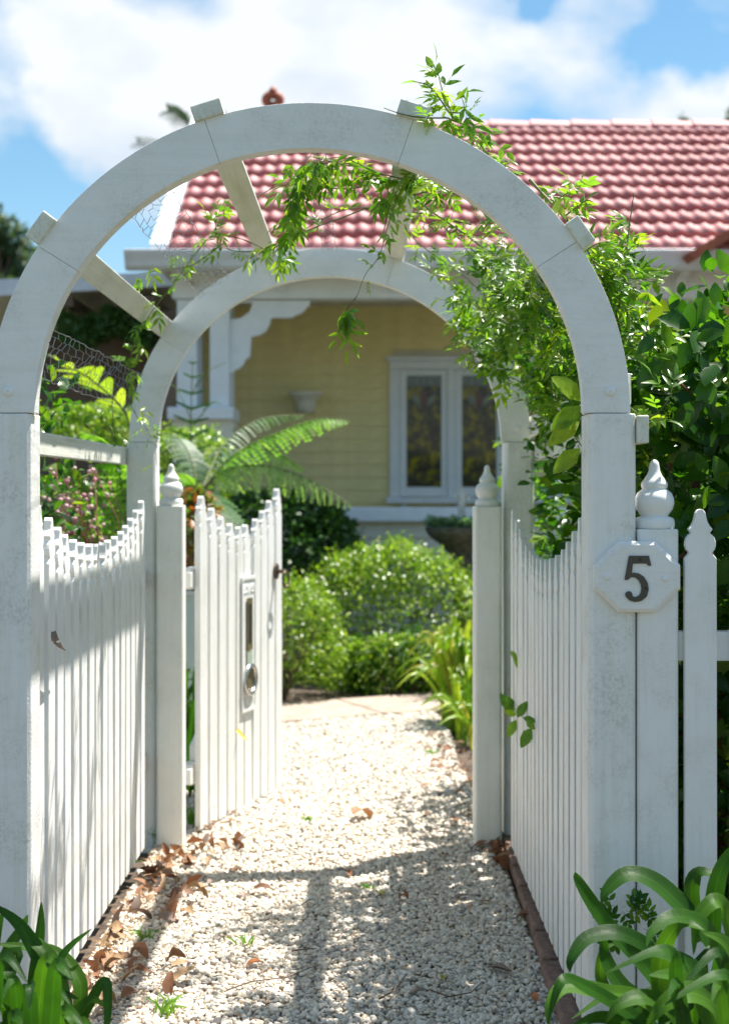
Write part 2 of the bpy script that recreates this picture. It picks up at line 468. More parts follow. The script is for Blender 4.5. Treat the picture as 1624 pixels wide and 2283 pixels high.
M_SUCC = tinted('succulent_leaf', [(0.0, (0.16, 0.28, 0.18)), (1.0, (0.25, 0.38, 0.26))], rough=0.5, trans=0.2)
M_FARTREE = tinted('far_tree_leaf', [(0.0, (0.06, 0.10, 0.05)), (0.6, (0.09, 0.14, 0.07)), (1.0, (0.05, 0.09, 0.045))], rough=0.6, trans=0.25)

# window glass: garden reflections painted into the colour as yellow blotches
m, t, o = newmat('painted_reflection_glass')
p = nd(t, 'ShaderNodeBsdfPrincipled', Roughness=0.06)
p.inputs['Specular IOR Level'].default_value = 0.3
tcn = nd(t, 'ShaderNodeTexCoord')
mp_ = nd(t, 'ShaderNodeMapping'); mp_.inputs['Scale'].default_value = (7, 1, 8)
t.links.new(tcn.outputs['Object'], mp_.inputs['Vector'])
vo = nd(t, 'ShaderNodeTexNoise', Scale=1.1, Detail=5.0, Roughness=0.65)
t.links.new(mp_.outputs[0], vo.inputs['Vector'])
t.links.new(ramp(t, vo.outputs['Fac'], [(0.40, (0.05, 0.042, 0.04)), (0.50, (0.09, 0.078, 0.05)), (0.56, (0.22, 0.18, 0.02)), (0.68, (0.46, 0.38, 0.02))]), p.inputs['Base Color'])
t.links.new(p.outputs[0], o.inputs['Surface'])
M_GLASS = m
M_STAINR = plain('stained_red_glass', (0.11, 0.035, 0.025), rough=0.1)
M_STAINW = plain('stained_pale_glass', (0.17, 0.19, 0.17), rough=0.1, var=0.2)

# ------------------------------------------------------------------ ground
g = MB(); g.box(-150, 150, -60, 320, -0.30, -0.03)
part('ground', g, M_GROUND, kind='structure')
sb = MB()
nx, ny = 46, 60
xs = np.linspace(-6, 8, nx); ys = np.linspace(2.0, 12, ny)
vs = [(x, y, -0.012 + 0.018*math.sin(x*3.1+y*1.7)*math.sin(y*2.3-x) + random.uniform(-.004, .004)) for y in ys for x in xs]
fs = [(j*nx+i, j*nx+i+1, (j+1)*nx+i+1, (j+1)*nx+i) for j in range(ny-1) for i in range(nx-1)]
sb.add(vs, fs)
part('soil', sb, M_SOIL, kind='structure', smooth=True)

def path_edges(y):
    """left and right edge of the gravel at depth y"""
    if y < 5.15: return -0.745, 0.475
    k = min(1, (y-5.15)/1.2)
    l = -0.66 - 0.10*k + 0.03*math.sin(y*3)
    if y > 6.2: l -= (y-6.2)*0.25
    r = 0.47 + 0.03*math.sin(y*2.4+1)
    if y > 7.2: r -= (y-7.2)*0.10
    return l, r
pb = MB(); vs = []; fs = []
yy = np.linspace(2.4, 8.25, 120)
for i, y in enumerate(yy):
    l, r = path_edges(y)
    if y < 3.1: l, r = -0.78 , 0.50
    vs += [(l, y, 0.012), (r, y, 0.012)]
    if i: fs.append((2*i-2, 2*i-1, 2*i+1, 2*i))
vs2 = [(v[0], v[1], -0.06) for v in vs]
pb.add(vs, fs)
part('gravel_path', pb, M_BED, kind='structure')

# pebbles: real stones, nobody could count them
def ico(sub):
    ph = (1+5**.5)/2
    v = [(-1,ph,0),(1,ph,0),(-1,-ph,0),(1,-ph,0),(0,-1,ph),(0,1,ph),(0,-1,-ph),(0,1,-ph),(ph,0,-1),(ph,0,1),(-ph,0,-1),(-ph,0,1)]
    v = [tuple(np.array(a)/np.linalg.norm(a)) for a in v]
    f = [(0,11,5),(0,5,1),(0,1,7),(0,7,10),(0,10,11),(1,5,9),(5,11,4),(11,10,2),(10,7,6),(7,1,8),(3,9,4),(3,4,2),(3,2,6),(3,6,8),(3,8,9),(4,9,5),(2,4,11),(6,2,10),(8,6,7),(9,8,1)]
    for _ in range(sub):
        cache = {}; nf = []
        def mid(a, b):
            k = (min(a, b), max(a, b))
            if k not in cache:
                mm_ = (np.array(v[a])+np.array(v[b])); v.append(tuple(mm_/np.linalg.norm(mm_))); cache[k] = len(v)-1
            return cache[k]
        for a, b, c in f:
            ab, bc, ca = mid(a,b), mid(b,c), mid(c,a)
            nf += [(a,ab,ca),(b,bc,ab),(c,ca,bc),(ab,bc,ca)]
        f = nf
    return np.array(v), np.array(f)
def fast_mesh(name, V, Fc, tint=None, smooth=True, across=None):
    me = bpy.data.meshes.new(name)
    n = Fc.shape[1]
    me.vertices.add(len(V)); me.vertices.foreach_set('co', V.astype(np.float32).ravel())
    me.loops.add(Fc.size); me.loops.foreach_set('vertex_index', Fc.astype(np.int32).ravel())
    me.polygons.add(len(Fc))
    me.polygons.foreach_set('loop_start', np.arange(0, Fc.size, n, dtype=np.int32))
    me.polygons.foreach_set('use_smooth', np.full(len(Fc), smooth))
    if tint is not None:
        a = me.attributes.new('tint', 'FLOAT', 'FACE')
        a.data.foreach_set('value', tint.astype(np.float32))
    if across is not None:
        a = me.attributes.new('across', 'FLOAT', 'POINT')
        a.data.foreach_set('value', across.astype(np.float32))
    me.update(calc_edges=True)
    return me
def rand_rot(n):
    q = rng.normal(size=(n, 4)); q /= np.linalg.norm(q, axis=1, keepdims=True)
    w, x, y, z = q.T
    return np.stack([1-2*(y*y+z*z), 2*(x*y-z*w), 2*(x*z+y*w), 2*(x*y+z*w), 1-2*(x*x+z*z), 2*(y*z-x*w), 2*(x*z-y*w), 2*(y*z+x*w), 1-2*(x*x+y*y)], 1).reshape(n, 3, 3)
def pebbles(name, y0, y1, pitch, sub, smin, smax):
    P = []
    y = y0
    while y < y1:
        l, r = path_edges(y)
        l += 0.01; r -= 0.01
        x = l
        while x < r:
            P.append((x + random.uniform(-.5, .5)*pitch, y + random.uniform(-.5, .5)*pitch, 0.012 + abs(random.gauss(0, 0.004)) + 0.003*math.sin(x*9)*math.sin(y*7)))
            x += pitch
        y += pitch*0.9
    P = np.array([q for q in P if q[1] < 7.74 + (q[0]+.44)*.5]); n = len(P)
    V, Fc = ico(sub)
    nb = 10
    shapes = []
    for k in range(nb):
        d = V * (1 + 0.22*np.sin(V @ rng.normal(size=3)*2.2 + rng.uniform(0, 6))[:, None] + 0.12*np.sin(V @ rng.normal(size=3)*3.5 + rng.uniform(0, 6))[:, None])
        shapes.append(d)
    shapes = np.array(shapes)
    si = rng.integers(0, nb, n)
    s = rng.uniform(smin, smax, (n, 1, 1)) * np.where(rng.uniform(size=(n,1,1)) < 0.06, 1.5, 1)
    ax = np.stack([np.ones(n), rng.uniform(.6, .95, n), rng.uniform(.42, .75, n)], 1)[:, None, :]
    pts = shapes[si] * ax * s
    # mostly lying flat: rotate about z, small tilt
    a = rng.uniform(0, 2*np.pi, n); tl = rng.normal(0, .35, n); tb = rng.normal(0, .35, n)
    ca, sa = np.cos(a), np.sin(a)
    Rz = np.zeros((n,3,3)); Rz[:,0,0]=ca; Rz[:,0,1]=-sa; Rz[:,1,0]=sa; Rz[:,1,1]=ca; Rz[:,2,2]=1
    Rx = np.zeros((n,3,3)); Rx[:,0,0]=1; Rx[:,1,1]=np.cos(tl); Rx[:,1,2]=-np.sin(tl); Rx[:,2,1]=np.sin(tl); Rx[:,2,2]=np.cos(tl)
    Ry = np.zeros((n,3,3)); Ry[:,1,1]=1; Ry[:,0,0]=np.cos(tb); Ry[:,0,2]=np.sin(tb); Ry[:,2,0]=-np.sin(tb); Ry[:,2,2]=np.cos(tb)
    Rm = Rz @ Rx @ Ry
    pts = np.einsum('nij,nkj->nki', Rm, pts) + P[:, None, :]
    FF = (Fc[None] + (np.arange(n)*len(V))[:, None, None]).reshape(-1, 3)
    tint = np.repeat(rng.uniform(0, 1, n), len(Fc))
    return pts.reshape(-1, 3), FF, tint
Vn, Fn, Tn = pebbles('a', 3.2, 4.7, 0.0115, 1, 0.0052, 0.0098)
Vf, Ff, Tf = pebbles('b', 4.7, 8.2, 0.0150, 0, 0.0075, 0.0125)
me = fast_mesh('pebbles', np.vstack([Vn, Vf]), np.vstack([Fn, Ff+len(Vn)]), np.concatenate([Tn, Tf]))
obj('pebbles', me, M_PEB, kind='stuff', label='white quartz pebbles covering the garden path', cat='gravel')

# concrete slabs crossing behind the gravel
sl = empty('stepping_path', (0, 8.3, 0), kind='structure')
d = Vector((WX(960, 8.16)-WX(630, 7.75), 0.41, 0)).normalized()
nrm = Vector((-d.y, d.x, 0))
base = Vector((WX(630, 7.75), 7.78, 0))
for k in range(-5, 9):
    a = base + d*(k*0.62); b_ = base + d*(k*0.62+0.612)
    c1 = b_ + nrm*0.60; c0 = a + nrm*0.60
    mb = MB(); mb.prism([(a.x,a.y),(b_.x,b_.y),(c1.x,c1.y),(c0.x,c0.y)], 'z', -0.03, 0.022+random.uniform(-.003,.003))
    part('slab', mb, M_SLAB, sl, bev=0.006)

# brick edging beside the right picket panel
be = empty('brick_edging', (0.5, 4.1, 0), kind='structure')
y = 3.05
while y < 4.95:
    ln = random.uniform(0.215, 0.235)
    x0 = 0.455 + (y-3.05)*0.018 + random.uniform(-.004, .004)
    mb = MB(); mb.box(x0, x0+0.105, y, y+ln, -0.01, 0.046+random.uniform(-.005, .005))
    part('brick', mb, M_BRICK, be, bev=0.008)
    y += ln + 0.008

# ------------------------------------------------------------------ the garden arch
CX, CZ = -0.1235, 1.453
FY, BY = 3.18, 5.088
XL, XR = -0.744, 0.499           # inner faces of the posts
arch = empty('garden_arch', (CX, 4.13, 0), label='white timber garden arch with curved top on four posts over the gravel path', cat='garden arch')

def ringseg(a0, a1, y0, y1, ai, bi, ao, bo, n=14):
    mb = MB(); poly = []
    for k in range(n+1):
        a = R(a0 + (a1-a0)*k/n); poly.append((CX+ao*math.cos(a), CZ+bo*math.sin(a)))
    for k in range(n, -1, -1):
        a = R(a0 + (a1-a0)*k/n); poly.append((CX+ai*math.cos(a), CZ+bi*math.sin(a)))
    # quads for a clean mesh
    m_ = n+1
    vs = [(p[0], y0, p[1]) for p in poly] + [(p[0], y1, p[1]) for p in poly]
    fs = []
    T = 2*m_
    for k in range(n):
        o0, o1, i0, i1 = k, k+1, T-1-k, T-2-k
        fs += [(o0, o1, i1, i0)[::1], (o0+T, i0+T, i1+T, o1+T)]
        fs += [(o0, o0+T, o1+T, o1), (i0, i1, i1+T, i0+T)]
    fs += [(0, T-1, 2*T-1, T), (n, n+T, n+1+T, n+1)]
    mb.add(vs, fs); return mb
def fix(o):
    import bmesh
    bm = bmesh.new(); bm.from_mesh(o.data); bmesh.ops.recalc_face_normals(bm, faces=bm.faces); bm.to_mesh(o.data); bm.free()
cuts = [0, 33.5, 71, 109, 147.5, 180]
for (Y0, nm) in ((FY, 'front'), (BY, 'rear')):
    for i in range(5):
        g0 = 0.0 if i == 0 else 0.025; g1 = 0.0 if i == 4 else 0.025
        o = part('arch_segment', ringseg(cuts[i]+g0, cuts[i+1]-g1, Y0, Y0+0.042, 0.612, 0.590, 0.716, 0.692), M_RING, arch, bev=0.0012); fix(o)
    cc2 = [0, 16, 52, 70, 110, 128, 164, 180]
    for i in range(7):
        ins = 0.622 if i not in (3,) else 0.628
        g0 = 0.0 if i == 0 else 0.06; g1 = 0.0 if i == 6 else 0.06
        o = part('arch_segment', ringseg(cc2[i]+g0, cc2[i+1]-g1, Y0+0.0425, Y0+0.092, ins, ins-0.022, 0.714, 0.690), M_RING, arch, bev=0.002); fix(o)
def chamfer_post(x0, x1, y0, y1, z0, z1, c):
    mb = MB(); mb.prism([(x0+c,y0),(x1-c,y0),(x1,y0+c),(x1,y1-c),(x1-c,y1),(x0+c,y1),(x0,y1-c),(x0,y0+c)], 'z', z0, z1)
    return mb
for Y0 in (FY, BY):
    o = part('post', chamfer_post(XL-0.105, XL, Y0-0.002, Y0+0.105, -0.1, CZ-0.0015, 0.010), M_POST, arch, bev=0.003); fix(o)
    o = part('post', chamfer_post(XR, XR+0.107, Y0-0.002, Y0+0.118, -0.1, CZ-0.0015, 0.012), M_POST, arch, bev=0.003); fix(o)
# domed bolts at the feet of the curved timbers
for Y0 in (FY, BY):
    for x in (CX-0.670, CX+0.670):
        mb = MB()
        prof = [(0.012, 0), (0.0118, .002), (0.009, .0048), (0.005, .0062), (0.001, .0067)]
        n = 16
        vs = [(x+r*math.cos(2*math.pi*k/n), Y0-z, CZ+0.048+r*math.sin(2*math.pi*k/n)) for r, z in prof for k in range(n)]
        fs = [(i*n+k, i*n+(k+1)%n, (i+1)*n+(k+1)%n, (i+1)*n+k) for i in range(4) for k in range(n)]
        mb.add(vs, fs)
        part('bolt', mb, M_FIN, arch, smooth=True)
# slats running from front to rear over the top
for ang in (34.5, 71.5, 108, 144.5):
    a = R(ang)
    p0 = Vector((CX+0.716*math.cos(a), 0, CZ+0.692*math.sin(a)))
    nr = Vector((math.cos(a)/0.716, 0, math.sin(a)/0.692)).normalized()
    tg = Vector((-nr.z, 0, nr.x))
    w, th = 0.0345, 0.034
    q = [p0 - tg*w - nr*0.001, p0 + tg*w - nr*0.001, p0 + tg*w + nr*th, p0 - tg*w + nr*th]
    mb = MB(); mb.prism([(v.x, v.z) for v in q], 'y', FY-0.012, BY+0.115)
    o = part('slat', mb, M_SLAT, arch, bev=0.003); fix(o)
# rails along the outer sides, at spring height, and the small blocks above them
mb = MB(); mb.box(XR+0.1075, XR+0.134, FY-0.006, BY+0.11, 1.385, 1.447)
part('side_rail', mb, M_SLAT, arch, bev=0.003)
mb = MB(); mb.box(XL-0.132, XL-0.1055, FY+0.01, BY+0.11, 1.372, 1.434)
part('side_rail', mb, M_SLAT, arch, bev=0.003)
mb = MB(); mb.box(CX+0.7165, CX+0.727, FY+0.05, BY+0.05, 1.475, 1.545)
part('side_rail', mb, M_SLAT, arch, bev=0.002)

# ------------------------------------------------------------------ pickets
HEAD = [(0, 0), (.006, .0015), (.0105, .008), (.0118, .016), (.0150, .028), (.0205, .038), (.0268, .0445), (.0235, .049), (.0200, .0535),
        (.0255, .0575), (.0305, .064), (.0335, .074), (.0335, .082), (.0305, .091), (.0250, .0965), (.0265, .100), (.0350, .110)]
def picket_mb(h, z0, th=0.019, w=0.07):
    """local: width along x, thickness along +y, base at z0, tip at h"""
    k = w/0.07
    poly = [(hw*k, h-dz) for hw, dz in HEAD] + [(w/2, z0)]
    poly = poly + [(-x, z) for x, z in reversed(poly) if x > 0]
    mb = MB()
    n = len(poly)
    vs = [(p[0], 0, p[1]) for p in poly] + [(p[0], th, p[1]) for p in poly]
    m_ = len(HEAD)+1
    fs = []
    # strips across the width
    right = list(range(m_)); left = [0] + [n-i for i in range(1, m_)]
    fs.append((right[0], right[1], left[1])); fs.append((left[1]+n, right[1]+n, right[0]+n))
    for i in range(1, m_-1):
        fs.append((right[i], right[i+1], left[i+1], left[i])); fs.append((left[i]+n, left[i+1]+n, right[i+1]+n, right[i]+n))
    for i in range(n):
        j = (i+1) % n; fs.append((j, i, i+n, j+n))
    mb.add(vs, fs)
    return mb
def add_picket(parent, h, z0, loc, rz, mat, w=0.07, th=0.019, label=None):
    me = picket_mb(h, z0, th, w).mesh('picket')
    o = obj('picket', me, mat, parent, loc); o.rotation_euler = (random.uniform(-.003,.003), random.uniform(-.004,.004), rz)
    fix(o)
    b = o.modifiers.new('bevel', 'BEVEL'); b.width = 0.0018; b.segments = 1; b.limit_method = 'ANGLE'; b.angle_limit = R(40)
    if label: o['label'] = label
    return o
def dip(u, ends, mid):     # u in 0..1, catenary-like
    k = abs(2*u-1)
    return mid + (ends-mid)*(k**2.1)

# left side panel (its faces look towards +x)
lp = empty('side_picket_panel', (XL-0.01, 4.1, 0), label='white scalloped picket panel closing the left side of the arch, sunlit with a slanting shadow', cat='picket fence', group='picket panels between the arch posts')
for k in range(16):
    y = 3.33 + k*0.1015
    u = k/15
    add_picket(lp, dip(u, 1.245, 1.128), 0.055, (0.001, y-4.1, 0), R(90), M_PICK)
for z in (0.93, 0.28):
    mb = MB(); mb.box(XL-0.05, XL-0.012-0.019+0.0015, 3.290, 5.084, z, z+0.065)
    part('rail', mb, M_PICK, lp, bev=0.003)
# picket faces: after rotation of +90deg thickness runs towards -x
rp = empty('side_picket_panel', (XR+0.01, 4.1, 0), label='white scalloped picket panel closing the shaded right side of the arch above the brick edging', cat='picket fence', group='picket panels between the arch posts')
for k in range(16):
    y = 3.365 + k*0.100
    u = k/15
    add_picket(rp, dip(u, 1.215, 1.083), 0.058, (-0.006, y-4.1, 0), R(-90), M_PICK)
for z in (0.90, 0.26):
    mb = MB(); mb.box(XR+0.0245, XR+0.06, 3.30, 5.084, z, z+0.065)
    part('rail', mb, M_PICK, rp, bev=0.003)

# posts with turned finials
FINIAL = [(0.0435, 0), (0.0450, .004), (0.0450, .018), (0.0415, .024), (0.0300, .028), (0.0330, .033), (0.0405, .043), (0.0440, .056), (0.0435, .068), (0.0385, .080),
          (0.0290, .088), (0.0265, .090), (0.0285, .092), (0.0300, .097), (0.0295, .103), (0.0240, .110), (0.0165, .121), (0.0125, .131), (0.0112, .142), (0.0098, .149), (0.0055, .1545), (0.0005, .156)]
def finial_post(x0, x1, y0, y1, ztop, label, cat='post', k=1.0, mat=M_POST2, grp=None, cham=0.008):
    cx, cy = (x0+x1)/2, (y0+y1)/2
    r = empty('finial_post', (cx, cy, 0), label=label, cat=cat, group=grp)
    c = cham
    mb = MB(); mb.prism([(x0+c,y0),(x1-c,y0),(x1,y0+c),(x1,y1-c),(x1-c,y1),(x0+c,y1),(x0,y1-c),(x0,y0+c)], 'z', -0.1, ztop)
    o = part('post', mb, mat, r, bev=0.004); fix(o)
    mb = MB(); mb.lathe([(a*k, b*k) for a, b in FINIAL], (cx, cy, ztop+0.0005), 28)
    o = part('finial', mb, M_FIN, r, smooth=True); fix(o)
    return r
finial_post(-0.737, -0.642, 5.045, 5.140, 1.2255, 'white square gate post with turned finial that the open gate hangs from', 'gate post', k=0.95)
finial_post(0.388, 0.487, 5.045, 5.140, 1.2215, 'white square post with turned finial at the right end of the gate opening', 'gate post', k=0.95)
finial_post(0.609, 0.701, 3.180, 3.272, 1.193, 'white grooved post with turned finial behind the house number, beside the right front arch post', 'fence post', mat=M_CORD, cham=0.006)

# front picket fence to the right
ff = empty('picket_fence', (1.0, 3.22, 0), label='white picket fence running off to the right in front of the broad-leaved hedge', cat='picket fence')
for k in range(5):
    add_picket(ff, 1.238 + 0.012*k, 0.05, (0.750-1.0 + k*0.1005, -0.045, 0), 0, M_PICK, w=0.0705, th=0.020)
mb = MB(); mb.box(0.7015, 1.25, 3.1955, 3.232, 0.897, 0.963)
part('rail', mb, M_PICK, ff, bev=0.003)
mb = MB(); mb.box(0.7015, 1.25, 3.1955, 3.232, 0.24, 0.305)
part('rail', mb, M_PICK, ff, bev=0.003)

# ------------------------------------------------------------------ house number
nx0, nx1, nz0, nz1 = 0.508, 0.700, 1.009, 1.167
hn = empty('house_number', ((nx0+nx1)/2, 3.16, nz0), label='octagonal white board with the metal house number 5 screwed across two posts', cat='house number')
def octo(s):
    cxx, czz = (nx0+nx1)/2, (nz0+nz1)/2
    hw, hh = (nx1-nx0)/2 - s, (nz1-nz0)/2 - s
    cx_, cz_ = 0.055 - s*0.4, 0.053 - s*0.4
    return [(cxx-hw+cx_, czz-hh), (cxx+hw-cx_, czz-hh), (cxx+hw, czz-hh+cz_), (cxx+hw, czz+hh-cz_), (cxx+hw-cx_, czz+hh), (cxx-hw+cx_, czz+hh), (cxx-hw, czz+hh-cz_), (cxx-hw, czz-hh+cz_)]
mb = MB(); A = octo(0); B = octo(0.0085)
vs = [(p_[0], 3.1775, p_[1]) for p_ in A] + [(p_[0], 3.164, p_[1]) for p_ in A] + [(p_[0], 3.158, p_[1]) for p_ in B]
fs = [tuple(range(16, 24))]
for i in range(8):
    j = (i+1) % 8
    fs += [(i, j, j+8, i+8), (i+8, j+8, j+16, i+16)]
fs.append(tuple(range(7, -1, -1)))
mb.add(vs, fs)
o = part('board', mb, M_PLATE, hn, bev=0.0012); fix(o)
def dome(x, z, r, y, mat, parent, name):
    mb = MB(); n = 16
    prof = [(r, 0), (r*.98, r*.18), (r*.75, r*.42), (r*.4, r*.55), (r*.05, r*.6)]
    mb.add([(x+a*math.cos(2*math.pi*k/n), y-h, z+a*math.sin(2*math.pi*k/n)) for a, h in prof for k in range(n)],
           [(i*n+k, i*n+(k+1)%n, (i+1)*n+(k+1)%n, (i+1)*n+k) for i in range(4) for k in range(n)])
    return part(name, mb, mat, parent, smooth=True)
Yp = 3.158
for px, py in ((1354, 1287), (1482, 1290)):
    dome(WX(px, Yp), WZ(py, Yp), 0.0075, Yp, M_FIN, hn, 'bolt')
# the digit, a flat cast metal numeral: stroke with varying width
def ribbon2d(pts, widths):
    Lf, Rt = [], []
    n = len(pts)
    for i in range(n):
        a = pts[max(0, i-1)]; b = pts[min(n-1, i+1)]
        dx, dz = b[0]-a[0], b[1]-a[1]; l = math.hypot(dx, dz) or 1
        w = widths[i]/2
        Lf.append((pts[i][0]-dz/l*w, pts[i][1]+dx/l*w)); Rt.append((pts[i][0]+dz/l*w, pts[i][1]-dx/l*w))
    return Lf, Rt
num = MB()
def quad_ext(Lf, Rt, y0, y1):
    n = len(Lf)
    vs = [(p_[0], y0, p_[1]) for p_ in Lf] + [(p_[0], y0, p_[1]) for p_ in Rt] + [(p_[0], y1, p_[1]) for p_ in Lf] + [(p_[0], y1, p_[1]) for p_ in Rt]
    fs = []
    for i in range(n-1):
        fs += [(i, i+1, n+i+1, n+i), (2*n+i, 3*n+i, 3*n+i+1, 2*n+i+1), (i, 2*n+i, 2*n+i+1, i+1), (n+i, n+i+1, 3*n+i+1, 3*n+i)]
    fs += [(0, n, 3*n, 2*n), (n-1, 3*n-1, 4*n-1, 2*n-1)]
    return vs, fs
def q5(zx, zy):   # zoom coords of the digit -> world on the board
    return (WX(981.2+zx*.3959, Yp), WZ(913.5+zy*.3959, Yp))
y0, y1 = Yp-0.0035, Yp+0.0005
# flag (top bar) as polygon
num.prism([q5(1060, 822), q5(1172, 822), q5(1184, 872), q5(1183, 880), q5(1168, 878), q5(1158, 866), q5(1076, 866), q5(1058, 870)], 'y', y0, y1)
# left stem
num.prism([q5(1058, 830), q5(1084, 850), q5(1074, 935), q5(1060, 955), q5(1037, 960), q5(1036, 950)], 'y', y0-0.0002, y1)
bowl = [(1046, 948), (1062, 936), (1085, 930), (1108, 935), (1130, 952), (1146, 980), (1150, 1010), (1143, 1042), (1122, 1062), (1095, 1069), (1072, 1062), (1060, 1046)]
wd = [8, 18, 26, 31, 36, 40, 42, 40, 33, 28, 30, 36]
Lf, Rt = ribbon2d([q5(*p_) for p_ in bowl], [w*.3959*Yp/F for w in wd])
num.add(*quad_ext(Lf, Rt, y0-0.0004, y1))
c5 = q5(1059, 1042); rr = 20*.3959*Yp/F
num.prism([(c5[0]+rr*math.cos(2*math.pi*k/14), c5[1]+rr*math.sin(2*math.pi*k/14)) for k in range(14)], 'y', y0-0.0006, y1)
o = part('numeral', num, M_IRON, hn, bev=0.0006); fix(o)
for zx, zy in ((1122, 843), (1152, 1006)):
    c = q5(zx, zy)
    mb = MB(); r = 0.0032
    mb.prism([(c[0]+r*math.cos(2*math.pi*k/12), c[1]+r*math.sin(2*math.pi*k/12)) for k in range(12)], 'y', y0-0.0016, y0)
    s_ = part('screw', mb, M_SCREW, o); fix(s_)

# ------------------------------------------------------------------ the open gate
G0 = Vector((-0.603, 5.25, 0)); G1 = Vector((-0.352, 6.10, 0))
gdir = (G1-G0).normalized(); gl = (G1-G0).length
grz = math.atan2(gdir.y, gdir.x)
gate = empty('garden_gate', G0, grz, label='white picket garden gate standing open with a letterbox plate and ring latch', cat='gate')
# local frame: x along gate, face towards -y (local) which is world +x side
ng = 10; gp = (gl-0.07)/(ng-1)
for k in range(ng):
    u = k/(ng-1)
    h = 1.135 + 0.137*abs(2*u-0.94)**1.7
    add_picket(gate, h, 0.028-0.012*u, (0.035+k*gp, 0, 0), 0, M_GATEP, w=0.072, th=0.022)
def gpart(name, mb, mat, bev=0, parent=None, smooth=False, **kw):
    A = np.array(mb.v); c = Vector(((A[:,0].min()+A[:,0].max())/2, (A[:,1].min()+A[:,1].max())/2, A[:,2].min()))
    off = c - (parent.location if parent is not None else Vector((0, 0, 0)))
    o = obj(name, mb.mesh(name, c, smooth), mat, parent or gate, off, **kw)
    fix(o)
    if bev:
        b = o.modifiers.new('bevel', 'BEVEL'); b.width = bev; b.segments = 2; b.limit_method = 'ANGLE'; b.angle_limit = R(40)
    return o
for z in (0.92, 0.20):
    mb = MB(); mb.box(0.0, gl, 0.0225, 0.062, z, z+0.075); gpart('rail', mb, M_GATEP, 0.003)
mb = MB()
mb.prism([(0.03, 0.275), (0.03, 0.33), (gl-0.10, 0.918), (gl-0.03, 0.918), (gl-0.03, 0.90)], 'y', 0.023, 0.058); gpart('brace', mb, M_GATEP, 0.003)
# letterbox plate with moulded edge, slot and round newspaper holder
cxp = 0.475
mb = MB(); mb.box(cxp-0.072, cxp+0.072, -0.006, -0.0005, 0.40, 0.935)
plate = gpart('letterbox_plate', mb, M_GATEP, 0.002)
mb = MB()
for (a0, a1, b0, b1) in ((-0.074, 0.074, 0.924, 0.937), (-0.074, 0.074, 0.398, 0.410), (-0.074, -0.067, 0.410, 0.924), (0.067, 0.074, 0.410, 0.924)):
    mb.box(cxp+a0, cxp+a1, -0.010, -0.0062, b0, b1)
for zc in (0.885, 0.43):       # raised scroll ornament
    for s_ in (-1, 1):
        pts = []
        for k in range(22):
            a = k*0.45; r = 0.024*(1-k/26)
            pts.append((cxp+s_*(0.036+r*math.cos(a)), -0.0065, zc+r*math.sin(a)*0.8))
        mb.tube(pts, 0.0034, 5)
        mb.tube([(cxp+s_*0.005, -0.0065, zc-0.018), (cxp+s_*0.02, -0.0065, zc+0.018), (cxp+s_*0.06, -0.0065, zc-0.016)], 0.003, 5)
gpart('moulding', mb, M_GATEP, parent=plate)
mb = MB(); mb.box(cxp-0.030, cxp+0.030, -0.0125, -0.0092, 0.640, 0.850); gpart('slot_surround', mb, M_SLOT, 0.001, parent=plate)
mb = MB(); mb.box(cxp-0.018, cxp+0.018, -0.0135, -0.0126, 0.668, 0.825); gpart('slot', mb, M_DARK, parent=plate)
mb = MB(); mb.box(cxp-0.028, cxp+0.028, -0.0115, -0.0092, 0.585, 0.636); gpart('sticker', mb, M_STICK, parent=plate)
def ring(mb, cx_, cz_, R_, r_, y_, n=32, m_=8):
    vs, fs = [], []
    for k in range(n):
        a = 2*math.pi*k/n
        for j in range(m_):
            b = 2*math.pi*j/m_
            rr_ = R_ + r_*math.cos(b)
            vs.append((cx_+rr_*math.cos(a), y_+r_*math.sin(b), cz_+rr_*math.sin(a)))
    for k in range(n):
        for j in range(m_):
            fs.append((k*m_+j, ((k+1)%n)*m_+j, ((k+1)%n)*m_+(j+1)%m_, k*m_+(j+1)%m_))
    mb.add(vs, fs); return mb
gpart('newspaper_ring', ring(MB(), cxp, 0.523, 0.056, 0.011, -0.0135), M_CHROME, parent=plate, smooth=True)
mb = MB(); mb.prism([(cxp+0.05*math.cos(2*math.pi*k/24), 0.523+0.05*math.sin(2*math.pi*k/24)) for k in range(24)], 'y', -0.0118, -0.0093)
gpart('tube_opening', mb, M_SLOT, parent=plate)
# latch rose with hanging ring
lx = gl-0.085
mb = MB(); mb.prism([(lx+0.026*math.cos(2*math.pi*k/16), 0.938+0.034*math.sin(2*math.pi*k/16)) for k in range(16)], 'y', -0.010, -0.0005)
latch = gpart('latch', mb, M_BRONZE, 0.002)
mb = MB(); mb.tube([(lx, -0.010, 0.938), (lx, -0.045, 0.938)], 0.009, 10); gpart('spindle', mb, M_BRONZE, parent=latch)
mb = MB(); ring(mb, lx, 0.905, 0.036, 0.005, -0.047, 24, 6); gpart('pull_ring', mb, M_BRONZE, parent=latch, smooth=True)
# hinges: painted blocks bridging gate and post
for z in (0.945, 0.225):
    mb = MB(); mb.box(-0.022, 0.03, 0.024, 0.060, z-0.030, z+0.045); h_ = gpart('hinge', mb, M_GATEP, 0.003)
    mb = MB(); mb.box(-0.048, -0.0225, 0.020, 0.050, z-0.022, z+0.034); gpart('knuckle', mb, M_GATEP, 0.002, parent=h_)
mb = MB(); mb.prism([(-0.045, 0.255), (0.012, 0.255), (0.012, 0.36)], 'y', 0.065, 0.083); gpart('bracket', mb, M_GATEP, 0.002)

